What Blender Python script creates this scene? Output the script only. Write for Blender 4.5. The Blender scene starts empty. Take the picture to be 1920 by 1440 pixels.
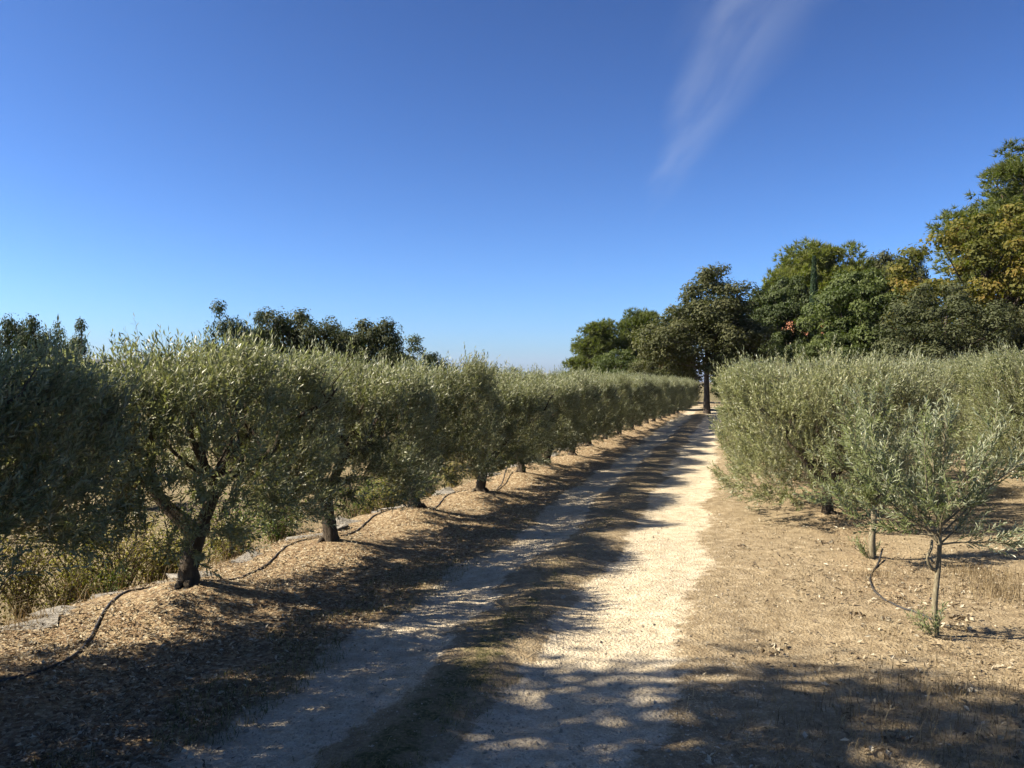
import bpy, math, random
import numpy as np
from mathutils import Vector

# ------------------------------------------------------------------ scene, camera, sky, sun
S = bpy.context.scene
C = S.collection
R = math.radians
CAM_H = 1.65
F_PX = 1610.0          # focal length in pixels of a 1920 px wide frame
HORIZON = 715.0

cam_d = bpy.data.cameras.new('camera')
cam_d.sensor_width = 36.0
cam_d.lens = 36.0 * F_PX / 1920.0
cam_d.clip_start = 0.05
cam_d.clip_end = 20000
cam = bpy.data.objects.new('camera', cam_d)
C.objects.link(cam)
cam.location = (0, 0, CAM_H)
cam.rotation_euler = (R(90) + math.atan((HORIZON - 720) / F_PX), 0, 0)
S.camera = cam

SUN_EL = R(40.5)
SUN_BACK = R(6.0)      # how far the sun stands behind the picture plane
sun_dir = Vector((-math.cos(SUN_EL) * math.cos(SUN_BACK), -math.cos(SUN_EL) * math.sin(SUN_BACK), math.sin(SUN_EL)))


def N(nt, typ, **kw):
    n = nt.nodes.new(typ)
    for k, v in kw.items():
        if k in ('inputs', 'ins'):
            for i, val in v.items():
                n.inputs[i].default_value = val
        else:
            setattr(n, k, v)
    return n


def MATH(nt, op, a, b=None, c=None, clamp=False):
    n = nt.nodes.new('ShaderNodeMath')
    n.operation = op
    n.use_clamp = clamp
    for i, v in enumerate((a, b, c)):
        if v is None:
            continue
        if isinstance(v, (int, float)):
            n.inputs[i].default_value = v
        else:
            nt.links.new(v, n.inputs[i])
    return n.outputs[0]


def SMOOTH(nt, v, lo, hi):
    n = nt.nodes.new('ShaderNodeMapRange')
    n.interpolation_type = 'SMOOTHSTEP'
    nt.links.new(v, n.inputs[0])
    n.inputs[1].default_value = lo
    n.inputs[2].default_value = hi
    return n.outputs[0]


world = bpy.data.worlds.new('World')
S.world = world
world.use_nodes = True
wt = world.node_tree
wt.nodes.clear()
sky = N(wt, 'ShaderNodeTexSky', sky_type='NISHITA', sun_disc=False)
sky.sun_elevation = SUN_EL
sky.sun_rotation = math.atan2(sun_dir.x, sun_dir.y)
sky.altitude = 0
sky.air_density = 0.7
sky.dust_density = 1.0
sky.ozone_density = 4.5
gam = N(wt, 'ShaderNodeGamma', ins={1: 1.55})      # a camera's deeper blue
wt.links.new(sky.outputs[0], gam.inputs[0])
bg = N(wt, 'ShaderNodeBackground')
bg.inputs['Strength'].default_value = 0.05
# a smeared contrail high overhead: a streak in the plane of a thin cloud layer
tc = N(wt, 'ShaderNodeTexCoord')
sep = N(wt, 'ShaderNodeSeparateXYZ')
wt.links.new(tc.outputs['Generated'], sep.inputs[0])
zc = MATH(wt, 'MAXIMUM', sep.outputs[2], 0.02)
cx = MATH(wt, 'DIVIDE', sep.outputs[0], zc)
cy = MATH(wt, 'DIVIDE', sep.outputs[1], zc)
comb = N(wt, 'ShaderNodeCombineXYZ')
wt.links.new(cx, comb.inputs[0])
wt.links.new(MATH(wt, 'MULTIPLY', cy, 0.16), comb.inputs[1])
nz = N(wt, 'ShaderNodeTexNoise', ins={'Scale': 8.0, 'Detail': 4.0, 'Roughness': 0.5, 'Distortion': 0.4})
wt.links.new(comb.outputs[0], nz.inputs['Vector'])
mid = MATH(wt, 'ADD', MATH(wt, 'MULTIPLY', cy, 0.066), 0.50)
half = MATH(wt, 'SUBTRACT', 0.38, MATH(wt, 'MULTIPLY', cy, 0.062))
half = MATH(wt, 'MAXIMUM', half, 0.05)
off = MATH(wt, 'ADD', MATH(wt, 'SUBTRACT', cx, mid), MATH(wt, 'MULTIPLY', MATH(wt, 'SUBTRACT', nz.outputs['Fac'], 0.5), 0.16))
rel = MATH(wt, 'DIVIDE', MATH(wt, 'ABSOLUTE', off), half)
prof = MATH(wt, 'SUBTRACT', 1.0, SMOOTH(wt, rel, 0.1, 1.0))
ends = MATH(wt, 'MULTIPLY', MATH(wt, 'SUBTRACT', 1.0, SMOOTH(wt, cy, 3.0, 5.6)), SMOOTH(wt, cy, -2.0, 1.8))
wisp = MATH(wt, 'MULTIPLY', MATH(wt, 'MULTIPLY', prof, ends), MATH(wt, 'MULTIPLY', SMOOTH(wt, nz.outputs['Fac'], 0.0, 0.9), 0.21))
mixc = N(wt, 'ShaderNodeMix', data_type='RGBA')
wt.links.new(wisp, mixc.inputs[0])
dim = N(wt, 'ShaderNodeMix', data_type='RGBA', blend_type='MULTIPLY', ins={0: 1.0, 7: (.415, .485, .50, 1)})
wt.links.new(gam.outputs[0], dim.inputs[6])
wt.links.new(dim.outputs[2], mixc.inputs[6])
mixc.inputs[7].default_value = (4.3, 4.7, 5.5, 1)
wt.links.new(mixc.outputs[2], bg.inputs['Color'])
wo = N(wt, 'ShaderNodeOutputWorld')
wt.links.new(bg.outputs[0], wo.inputs[0])

sun_d = bpy.data.lights.new('sun', 'SUN')
sun_d.energy = 5.0
sun_d.angle = R(0.53)
sun_d.color = (1.0, 0.89, 0.72)
sun = bpy.data.objects.new('sun', sun_d)
C.objects.link(sun)
sun.rotation_euler = (-sun_dir).to_track_quat('-Z', 'Y').to_euler()
sun.location = (-20, 0, 20)

S.view_settings.view_transform = 'Standard'
S.view_settings.look = 'None'
S.view_settings.gamma = 1
S.view_settings.exposure = 1.75
S.cycles.max_bounces = 4
S.cycles.diffuse_bounces = 2
S.cycles.glossy_bounces = 2
S.cycles.transmission_bounces = 2
S.cycles.use_adaptive_sampling = True
S.cycles.adaptive_threshold = 0.02
S.cycles.caustics_reflective = False
S.cycles.caustics_refractive = False

rng = np.random.default_rng(7)


# ------------------------------------------------------------------ helpers
def vnoise(x, y, seed=0):
    t = np.random.default_rng(1000 + seed).random((256, 256))
    xi = np.floor(x).astype(int)
    yi = np.floor(y).astype(int)
    fx = x - xi
    fy = y - yi
    fx = fx * fx * (3 - 2 * fx)
    fy = fy * fy * (3 - 2 * fy)
    a = t[xi % 256, yi % 256]
    b = t[(xi + 1) % 256, yi % 256]
    c = t[xi % 256, (yi + 1) % 256]
    d = t[(xi + 1) % 256, (yi + 1) % 256]
    return a * (1 - fx) * (1 - fy) + b * fx * (1 - fy) + c * (1 - fx) * fy + d * fx * fy


def fbm(x, y, seed=0, octaves=3):
    s, amp, tot = 0.0, 1.0, 0.0
    for k in range(octaves):
        s = s + amp * vnoise(x * 2 ** k + 17.3 * k, y * 2 ** k - 9.1 * k, seed + k)
        tot += amp
        amp *= 0.5
    return s / tot


def sstep(v, lo, hi):
    t = np.clip((v - lo) / (hi - lo), 0, 1)
    return t * t * (3 - 2 * t)


def unit(v):
    return v / np.maximum(np.linalg.norm(v, axis=-1, keepdims=True), 1e-9)


class Geo:
    """Collects quads and triangles with a material index and a random value per vertex."""

    def __init__(self):
        self.v, self.r, self.q, self.t, self.qm, self.tm, self.n = [], [], [], [], [], [], 0

    def add(self, v, quads=None, tris=None, mat=0, rnd=0.5):
        v = np.asarray(v, float).reshape(-1, 3)
        self.v.append(v)
        self.r.append(np.broadcast_to(np.asarray(rnd, float), (len(v),)))
        if quads is not None and len(quads):
            q = np.asarray(quads, int).reshape(-1, 4)
            self.q.append(q + self.n)
            self.qm.append(np.full(len(q), mat))
        if tris is not None and len(tris):
            t = np.asarray(tris, int).reshape(-1, 3)
            self.t.append(t + self.n)
            self.tm.append(np.full(len(t), mat))
        self.n += len(v)

    def mesh(self, name, mats, smooth=False):
        me = bpy.data.meshes.new(name)
        v = np.concatenate(self.v)
        q = np.concatenate(self.q) if self.q else np.zeros((0, 4), int)
        t = np.concatenate(self.t) if self.t else np.zeros((0, 3), int)
        mi = np.concatenate([np.concatenate(self.qm) if self.qm else np.zeros(0, int),
                             np.concatenate(self.tm) if self.tm else np.zeros(0, int)])
        loops = np.concatenate([q.ravel(), t.ravel()]).astype(np.int32)
        starts = np.concatenate([np.arange(len(q)) * 4, len(q) * 4 + np.arange(len(t)) * 3]).astype(np.int32)
        me.vertices.add(len(v))
        me.vertices.foreach_set('co', v.astype(np.float32).ravel())
        me.loops.add(len(loops))
        me.loops.foreach_set('vertex_index', loops)
        me.polygons.add(len(starts))
        me.polygons.foreach_set('loop_start', starts)
        me.polygons.foreach_set('material_index', mi.astype(np.int32))
        me.polygons.foreach_set('use_smooth', np.full(len(starts), smooth))
        a = me.attributes.new('rnd', 'FLOAT', 'POINT')
        a.data.foreach_set('value', np.concatenate(self.r).astype(np.float32))
        for m in (mats if isinstance(mats, (list, tuple)) else [mats]):
            me.materials.append(m)
        me.update(calc_edges=True)
        return me


def link(name, me, parent=None, loc=None):
    o = bpy.data.objects.new(name, me)
    C.objects.link(o)
    if parent is not None:
        o.parent = parent
    if loc is not None:
        o.location = loc
    return o


def tag(o, label=None, cat=None, group=None, kind=None):
    if label:
        o['label'] = label
    if cat:
        o['category'] = cat
    if group:
        o['group'] = group
    if kind:
        o['kind'] = kind
    return o


def frames(P):
    T = np.gradient(P, axis=0)
    T = unit(T)
    up = np.array([0.0, 0.0, 1.0]) if abs(T[0][2]) < 0.9 else np.array([1.0, 0.0, 0.0])
    U = []
    u = unit(np.cross(T[0], up))
    for k in range(len(P)):
        u = unit(u - T[k] * np.dot(u, T[k]))
        U.append(u)
    U = np.array(U)
    return T, U, np.cross(T, U)


def tube(g, P, rad, sides=8, mat=0, rnd=0.5, lump=0.0, seed=0):
    P = np.asarray(P, float)
    rad = np.broadcast_to(np.asarray(rad, float), (len(P),))
    T, U, V = frames(P)
    a = np.arange(sides) / sides * 2 * np.pi
    rr = np.random.default_rng(seed)
    ra = rad[:, None] * (1 + lump * (rr.random((len(P), sides)) - 0.5))
    v = P[:, None, :] + ra[..., None] * (np.cos(a)[None, :, None] * U[:, None, :] + np.sin(a)[None, :, None] * V[:, None, :])
    n = len(P)
    i = np.arange(n - 1)[:, None] * sides
    j = np.arange(sides)[None, :]
    k = (np.arange(sides) + 1)[None, :] % sides
    q = np.stack([i + j, i + k, i + sides + k, i + sides + j], -1).reshape(-1, 4)
    vv = np.concatenate([v.reshape(-1, 3), P[-1:] + T[-1:] * rad[-1] * 0.5])
    tip = n * sides
    tr = np.stack([np.full(sides, tip), (n - 1) * sides + np.arange(sides), (n - 1) * sides + (np.arange(sides) + 1) % sides], -1)
    g.add(vv, q, tr, mat, rnd)


def spline(pts, n):
    """Catmull-Rom through pts, n samples."""
    p = np.asarray(pts, float)
    p = np.concatenate([2 * p[:1] - p[1:2], p, 2 * p[-1:] - p[-2:-1]])
    t = np.linspace(0, len(pts) - 1 - 1e-6, n)
    i = t.astype(int)
    f = (t - i)[:, None]
    a, b, c, d = p[i], p[i + 1], p[i + 2], p[i + 3]
    return 0.5 * (2 * b + (c - a) * f + (2 * a - 5 * b + 4 * c - d) * f ** 2 + (3 * b - a - 3 * c + d) * f ** 3)


def perp(d, r):
    a = unit(r.normal(size=d.shape))
    return unit(np.cross(d, a))


def add_leaves(g, P, D, Nn, L, W, rnd, mat=0, hexa=False, fold=0.15):
    """Pointed leaves: base P, direction D, surface normal Nn, length L, width W."""
    Sd = unit(np.cross(D, Nn))
    Nn = np.cross(Sd, D)
    L = np.broadcast_to(L, (len(P),))[:, None]
    W = np.broadcast_to(W, (len(P),))[:, None]
    n = len(P)
    if hexa:
        v = np.stack([P, P + D * L * .28 + Sd * W * .42 + Nn * W * fold, P + D * L * .65 + Sd * W * .45 + Nn * W * fold, P + D * L - Nn * L * .06,
                      P + D * L * .65 - Sd * W * .45 + Nn * W * fold, P + D * L * .28 - Sd * W * .42 + Nn * W * fold], 1)
        b = np.arange(n)[:, None] * 6
        q = np.concatenate([b + [0, 1, 2, 3], b + [0, 3, 4, 5]])
        g.add(v.reshape(-1, 3), q, None, mat, np.repeat(rnd, 6))
    else:
        v = np.stack([P, P + D * L * .45 + Sd * W * .5 + Nn * W * fold, P + D * L, P + D * L * .45 - Sd * W * .5 + Nn * W * fold], 1)
        q = np.arange(n)[:, None] * 4 + np.array([0, 1, 2, 3])
        g.add(v.reshape(-1, 3), q, None, mat, np.repeat(rnd, 4))


def add_shoots(g, P, D, L, nl, leaf, width, r, hexa=False, stem=0.0022, spread=0.75, srnd=None, leaf_mat=0, twig_mat=1):
    """Leafy shoots: thin stems at P along D, leaf pairs set crosswise along each."""
    n = len(P)
    bend = perp(D, r) * 0.18 + np.array([0, 0, 0.10])
    side = perp(D, r)
    side2 = np.cross(D, side)
    if srnd is None:
        srnd = r.random(n)
    t0, t1 = 0.0, 0.55
    for (a, b) in ((0.0, 0.92),):
        A = P + D * (L * a)[:, None] + bend * (L * a * a)[:, None]
        B = P + D * (L * b)[:, None] + bend * (L * b * b)[:, None]
        ra, rb = stem * (1 - a * .7), stem * (1 - b * .7)
        ang = np.array([0, 2.094, 4.189])
        off = np.cos(ang)[None, :, None] * side[:, None] + np.sin(ang)[None, :, None] * side2[:, None]
        v = np.concatenate([A[:, None] + off * ra, B[:, None] + off * rb], 1)
        base = np.arange(n)[:, None] * 6
        q = np.concatenate([base + [0, 1, 4, 3], base + [1, 2, 5, 4], base + [2, 0, 3, 5]])
        g.add(v.reshape(-1, 3), q, None, twig_mat, np.repeat(srnd, 6))
    for k in range(nl):
        t = 0.12 + 0.88 * (k + r.random(n) * .6) / nl
        Pk = P + D * (L * t)[:, None] + bend * (L * t * t)[:, None]
        an = (k % 2) * np.pi + ((k // 2) % 2) * np.pi / 2 + r.normal(size=n) * .35
        out = np.cos(an)[:, None] * side + np.sin(an)[:, None] * side2
        sp = spread * (0.75 + .5 * r.random(n)) * (1.0 - .45 * (t > .93))
        Dk = unit(D * np.cos(sp)[:, None] + out * np.sin(sp)[:, None] + r.normal(size=(n, 3)) * .12)
        Nk = unit(D - out * .3 + r.normal(size=(n, 3)) * .35)
        sz = (0.75 + .5 * r.random(n)) * (1 - .35 * np.abs(t - .5))
        add_leaves(g, Pk, Dk, Nk, leaf * sz, width * sz, np.clip(.55 * srnd + .45 * r.random(n), 0, 1), leaf_mat, hexa)


# ------------------------------------------------------------------ materials
def new_mat(name):
    m = bpy.data.materials.new(name)
    m.use_nodes = True
    m.node_tree.nodes.clear()
    return m, m.node_tree


def ramp(nt, fac, stops):
    n = nt.nodes.new('ShaderNodeValToRGB')
    e = n.color_ramp.elements
    e[0].position, e[0].color = stops[0][0], (*stops[0][1], 1)
    e[1].position, e[1].color = stops[-1][0], (*stops[-1][1], 1)
    for p, c in stops[1:-1]:
        x = e.new(p)
        x.color = (*c, 1)
    nt.links.new(fac, n.inputs[0])
    return n.outputs[0]


def leaf_mat(name, stops, under=None, trans=0.3, rough=0.45, spec=0.35, tint=(1.0, 1.15, 0.45)):
    m, nt = new_mat(name)
    at = N(nt, 'ShaderNodeAttribute', attribute_name='rnd')
    oi = N(nt, 'ShaderNodeObjectInfo')
    f = MATH(nt, 'ADD', at.outputs['Fac'], MATH(nt, 'MULTIPLY', MATH(nt, 'SUBTRACT', oi.outputs['Random'], .5), .22), clamp=True)
    col = ramp(nt, f, stops)
    if under is not None:
        geo = N(nt, 'ShaderNodeNewGeometry')
        mx = N(nt, 'ShaderNodeMix', data_type='RGBA')
        nt.links.new(geo.outputs['Backfacing'], mx.inputs[0])
        nt.links.new(col, mx.inputs[6])
        mx.inputs[7].default_value = (*under, 1)
        col = mx.outputs[2]
    p = N(nt, 'ShaderNodeBsdfPrincipled')
    nt.links.new(col, p.inputs['Base Color'])
    p.inputs['Roughness'].default_value = rough
    p.inputs['Specular IOR Level'].default_value = spec
    tr = N(nt, 'ShaderNodeBsdfTranslucent')
    tm = N(nt, 'ShaderNodeMix', data_type='RGBA', blend_type='MULTIPLY')
    tm.inputs[0].default_value = 1
    nt.links.new(col, tm.inputs[6])
    tm.inputs[7].default_value = (*[c * 1.3 for c in tint], 1)
    nt.links.new(tm.outputs[2], tr.inputs['Color'])
    ms = N(nt, 'ShaderNodeMixShader')
    ms.inputs[0].default_value = trans
    nt.links.new(p.outputs[0], ms.inputs[1])
    nt.links.new(tr.outputs[0], ms.inputs[2])
    o = N(nt, 'ShaderNodeOutputMaterial')
    nt.links.new(ms.outputs[0], o.inputs[0])
    return m


def noise_mat(name, stops, scale=10, detail=5, rough=0.9, bump=0.3, stretch=(1, 1, 1), dist=0.02, spec=.2, use_rnd=0.0):
    m, nt = new_mat(name)
    t = N(nt, 'ShaderNodeTexCoord')
    mp = N(nt, 'ShaderNodeMapping')
    mp.inputs['Scale'].default_value = stretch
    nt.links.new(t.outputs['Object'], mp.inputs[0])
    nz = N(nt, 'ShaderNodeTexNoise', ins={'Scale': scale, 'Detail': detail, 'Roughness': .65})
    nt.links.new(mp.outputs[0], nz.inputs['Vector'])
    f = nz.outputs['Fac']
    if use_rnd:
        at = N(nt, 'ShaderNodeAttribute', attribute_name='rnd')
        f = MATH(nt, 'ADD', MATH(nt, 'MULTIPLY', f, 1 - use_rnd), MATH(nt, 'MULTIPLY', at.outputs['Fac'], use_rnd))
    col = ramp(nt, f, stops)
    p = N(nt, 'ShaderNodeBsdfPrincipled')
    nt.links.new(col, p.inputs['Base Color'])
    p.inputs['Roughness'].default_value = rough
    p.inputs['Specular IOR Level'].default_value = spec
    if bump:
        b = N(nt, 'ShaderNodeBump')
        b.inputs['Strength'].default_value = bump
        b.inputs['Distance'].default_value = dist
        nt.links.new(nz.outputs['Fac'], b.inputs['Height'])
        nt.links.new(b.outputs[0], p.inputs['Normal'])
    o = N(nt, 'ShaderNodeOutputMaterial')
    nt.links.new(p.outputs[0], o.inputs[0])
    return m


M = {}
M['olive'] = leaf_mat('olive_leaf', [(0, (0.056, 0.063, 0.025)), (.45, (0.122, 0.133, 0.056)), (1, (0.248, 0.248, 0.126))], under=(0.239, 0.252, 0.171), trans=.25, rough=.42, spec=.4, tint=(1.05, 1.1, .5))
M['olive_young'] = leaf_mat('young_olive_leaf', [(0, (0.077, 0.094, 0.041)), (.5, (0.131, 0.149, 0.068)), (1, (0.211, 0.225, 0.117))], under=(0.252, 0.270, 0.189), trans=.25, rough=.42, spec=.4)
M['twig'] = noise_mat('olive_twig', [(0, (.10, .085, .05)), (1, (.20, .18, .11))], 30, bump=0)
M['olive_bark'] = noise_mat('olive_bark', [(.3, (0.024, 0.018, 0.011)), (.55, (0.060, 0.046, 0.032)), (.75, (0.120, 0.096, 0.068))], 26, 8, bump=1.0, stretch=(1, 1, .35), dist=.03)
M['young_bark'] = noise_mat('young_olive_bark', [(.3, (0.072, 0.061, 0.040)), (.5, (0.144, 0.122, 0.079)), (.75, (0.230, 0.209, 0.144))], 40, 6, bump=.6, stretch=(1, 1, .5), dist=.01)
M['bark'] = noise_mat('dark_bark', [(.3, (.025, .020, .016)), (.7, (.085, .068, .052))], 9, 7, bump=.9, stretch=(1, 1, .3), dist=.05)
M['pine_bark'] = noise_mat('pine_bark', [(.3, (.05, .035, .025)), (.7, (.16, .11, .08))], 7, 6, bump=.9, stretch=(1, 1, .35), dist=.05)
M['holm'] = leaf_mat('holm_oak_leaf', [(0, (0.029, 0.035, 0.014)), (.5, (0.051, 0.058, 0.026)), (1, (0.095, 0.098, 0.050))], trans=.2, rough=.65, spec=.12)
M['holm_blue'] = leaf_mat('dark_holm_leaf', [(0, (0.027, 0.036, 0.020)), (.5, (0.045, 0.058, 0.031)), (1, (0.083, 0.095, 0.051))], trans=.2, rough=.65, spec=.1)
M['oak_grey'] = leaf_mat('grey_green_oak_leaf', [(0, (0.035, 0.040, 0.016)), (.5, (0.060, 0.064, 0.026)), (1, (0.104, 0.102, 0.047))], trans=.25, rough=.65, spec=.15)
M['oak_green'] = leaf_mat('green_leaf', [(0, (0.035, 0.050, 0.013)), (.5, (0.059, 0.077, 0.021)), (1, (0.098, 0.118, 0.035))], trans=.28, rough=.6, spec=.2)
M['oak_dark'] = leaf_mat('deep_green_leaf', [(0, (0.022, 0.032, 0.009)), (.5, (0.036, 0.050, 0.014)), (1, (0.064, 0.080, 0.024))], trans=.24, rough=.6, spec=.2)
M['oak_gold'] = leaf_mat('autumn_oak_leaf', [(0, (0.041, 0.050, 0.012)), (.5, (0.083, 0.085, 0.018)), (.85, (0.126, 0.103, 0.022)), (1, (0.158, 0.104, 0.025))], trans=.35, rough=.65, spec=.15)
M['oak_rust'] = leaf_mat('rusty_leaf', [(0, (0.064, 0.038, 0.022)), (.5, (0.106, 0.059, 0.031)), (1, (0.136, 0.079, 0.044))], trans=.3, rough=.65, spec=.15)
M['pine'] = leaf_mat('pine_needles', [(0, (0.040, 0.052, 0.015)), (.5, (0.077, 0.093, 0.025)), (1, (0.136, 0.148, 0.041))], trans=.3, rough=.6, spec=.2)
M['pine_yellow'] = leaf_mat('yellow_pine_needles', [(0, (0.050, 0.065, 0.015)), (.5, (0.095, 0.111, 0.025)), (1, (0.162, 0.163, 0.041))], trans=.35, rough=.6, spec=.2)  # flat-topped pine: its own, yellower green
M['cypress'] = leaf_mat('cypress_scale', [(0, (0.019, 0.036, 0.018)), (.5, (0.032, 0.054, 0.027)), (1, (0.053, 0.079, 0.038))], trans=.15, rough=.65, spec=.15)
M['shrub_y'] = leaf_mat('yellowing_shrub_leaf', [(0, (0.081, 0.086, 0.023)), (.5, (0.180, 0.162, 0.041)), (.85, (0.279, 0.225, 0.063)), (1, (0.270, 0.162, 0.063))], trans=.35, rough=.5)
M['shrub_g'] = leaf_mat('green_shrub_leaf', [(0, (0.041, 0.063, 0.013)), (.5, (0.077, 0.108, 0.023)), (1, (0.135, 0.162, 0.041))], trans=.35, rough=.5)
M['shrub_b'] = leaf_mat('brown_shrub_leaf', [(0, (0.081, 0.072, 0.032)), (.5, (0.153, 0.126, 0.054)), (1, (0.252, 0.189, 0.099))], trans=.3, rough=.6)
M['shrub_r'] = leaf_mat('rust_shrub_leaf', [(0, (0.135, 0.063, 0.023)), (.5, (0.234, 0.108, 0.036)), (1, (0.288, 0.171, 0.063))], trans=.3, rough=.6)
M['stem'] = noise_mat('shrub_stem', [(0, (.06, .045, .03)), (1, (.15, .12, .085))], 20, bump=0)
M['litter'] = leaf_mat('dry_leaf', [(0, (0.063, 0.048, 0.032)), (.35, (0.159, 0.119, 0.074)), (.7, (0.266, 0.220, 0.146)), (1, (0.380, 0.354, 0.276))], trans=.12, rough=.65, spec=.2, tint=(1, .8, .5))
M['straw'] = leaf_mat('dry_grass', [(0, (0.079, 0.057, 0.030)), (.5, (0.191, 0.145, 0.079)), (1, (0.304, 0.244, 0.145))], trans=.25, rough=.6, spec=.2, tint=(1, .85, .55))
M['grass'] = leaf_mat('strip_grass', [(0, (0.033, 0.043, 0.013)), (.35, (0.073, 0.079, 0.026)), (.6, (0.158, 0.125, 0.063)), (1, (0.278, 0.218, 0.125))], trans=.3, rough=.6, spec=.2)
M['stone'] = noise_mat('limestone', [(.2, (0.185, 0.156, 0.112)), (.6, (0.291, 0.251, 0.189)), (1, (0.384, 0.344, 0.271))], 14, 5, bump=.5, dist=.01, use_rnd=.6)
M['ledge'] = noise_mat('grey_limestone', [(.25, (0.104, 0.094, 0.078)), (.5, (0.188, 0.172, 0.146)), (.8, (0.271, 0.251, 0.214))], 9, 7, bump=.8, dist=.03)
M['hose'] = noise_mat('black_hose', [(0, (.015, .015, .016)), (1, (.045, .042, .040))], 30, bump=.1, rough=.55, spec=.4)
M['wall'] = noise_mat('house_render', [(.3, (0.292, 0.230, 0.160)), (.7, (0.404, 0.334, 0.244))], 1.2, 6, bump=.2)
M['tile'] = noise_mat('roof_tile', [(.3, (0.223, 0.090, 0.049)), (.7, (0.348, 0.167, 0.097))], 3, 6, bump=.2)
M['shutter'] = noise_mat('painted_wood', [(.3, (.10, .15, .15)), (.7, (.15, .20, .19))], 6, 4, bump=.1)
M['pane'] = noise_mat('window_glass', [(0, (.02, .025, .03)), (1, (.03, .035, .04))], 1, 1, bump=0, rough=.08, spec=.6)
M['hill'] = noise_mat('wooded_hill', [(.3, (0.025, 0.031, 0.017)), (.7, (0.050, 0.050, 0.031))], .02, 6, bump=0)

# ------------------------------------------------------------------ layout of the place
SL = 0.253       # the track runs this far to the right per metre ahead


def px_ground(px, py, z=0.0):
    d = (CAM_H - z) * F_PX / (py - HORIZON)
    return np.array([(px - 960) / F_PX * d, d])


MOUND = 0.14
left_px = [(350, 1104), (620, 1012), (780, 952), (900, 917), (978, 887), (1024, 868), (1072, 853), (1105, 838), (1135, 824), (1160, 815), (1184, 806)]
row_left = [px_ground(x, y, MOUND) for x, y in left_px]
far_a, far_b = row_left[-1], px_ground(1270, 774, MOUND)
nfar = 8
for k in range(1, nfar + 1):
    row_left.append(far_a + (far_b - far_a) * k / nfar)
dstep = (row_left[1] - row_left[0])
row_near = [row_left[0] - dstep * 1.17, row_left[0] - dstep * 2.25]
RL = np.array(sorted([tuple(p) for p in row_left + row_near], key=lambda p: p[1]))


def row_u(d):
    return np.interp(d, RL[:, 1], RL[:, 0] - SL * RL[:, 1])


young_xy = px_ground(1757, 1183, 0.03)
young2_xy = px_ground(1637, 1040, 0.03)
right_first = px_ground(1552, 955, 0.08)
row_right = [right_first + np.array([SL * 2.35 + .02, 2.35]) * k for k in range(6)]
second_first = px_ground(1912, 890, 0.05)
row_second = [second_first + np.array([SL * 2.4, 2.4]) * k for k in range(-2, 6)]
mounds = [(p, MOUND, .50) for p in RL] + [(p, .07, .45) for p in row_right + row_second] + [(young_xy, .03, .25), (young2_xy, .03, .25)]


def track_masks(x, y):
    u = x - SL * y
    e = (fbm(x * 1.1, y * 1.1, 3) - .5) * .36 + (fbm(x * 6, y * 6, 5) - .5) * .18
    near = np.clip((6 - y) / 3, 0, 1) * .10
    r_ = sstep(u + e, -1.26, -1.06) * (1 - sstep(u + e * .8, -.52, -.10))
    l_ = sstep(u + e, -2.52 - near, -2.22 - near) * (1 - sstep(u + e, -1.90, -1.68))
    return l_, r_


def ground_h(x, y):
    x = np.asarray(x, float)
    y = np.asarray(y, float)
    u = x - SL * y
    ru = row_u(np.clip(y, RL[0, 1], RL[-1, 1]))
    h = np.zeros_like(x)
    fade = 1 / (1 + (np.hypot(x, y) / 60) ** 2)
    h += (fbm(x * .35, y * .35, 11) - .5) * .10 * fade
    h += (fbm(x * 1.7, y * 1.7, 21) - .5) * .05 * fade
    h += (fbm(x * 8, y * 8, 31, 2) - .5) * .022 * fade
    l_, r_ = track_masks(x, y)
    h += -.016 * (l_ + r_)
    cw = (fbm(x * .7, y * .7, 43) - .5) * .22
    h += .020 * np.exp(-((u + 1.50 + cw) / .24) ** 2) * (.1 + 1.5 * fbm(x * 1.0, y * 1.0, 41) ** 1.3)
    # the bank falls away past the stone edge behind the olive row
    h += -.45 * sstep(ru - .62 - u, 0, 1.3) - 1.6 * sstep(ru - 3 - u, 0, 25)
    h += .02 * sstep(-2.6 - u, 0, 1.2)
    for (p, mh, mr) in mounds:
        r2 = ((x - p[0]) ** 2 + (y - p[1]) ** 2)
        h += mh * np.exp(-r2 / mr ** 2)
    return h


def at(x, y, dz=0.0):
    return Vector((float(x), float(y), float(ground_h(np.array([x]), np.array([y]))[0]) + dz))


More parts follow.
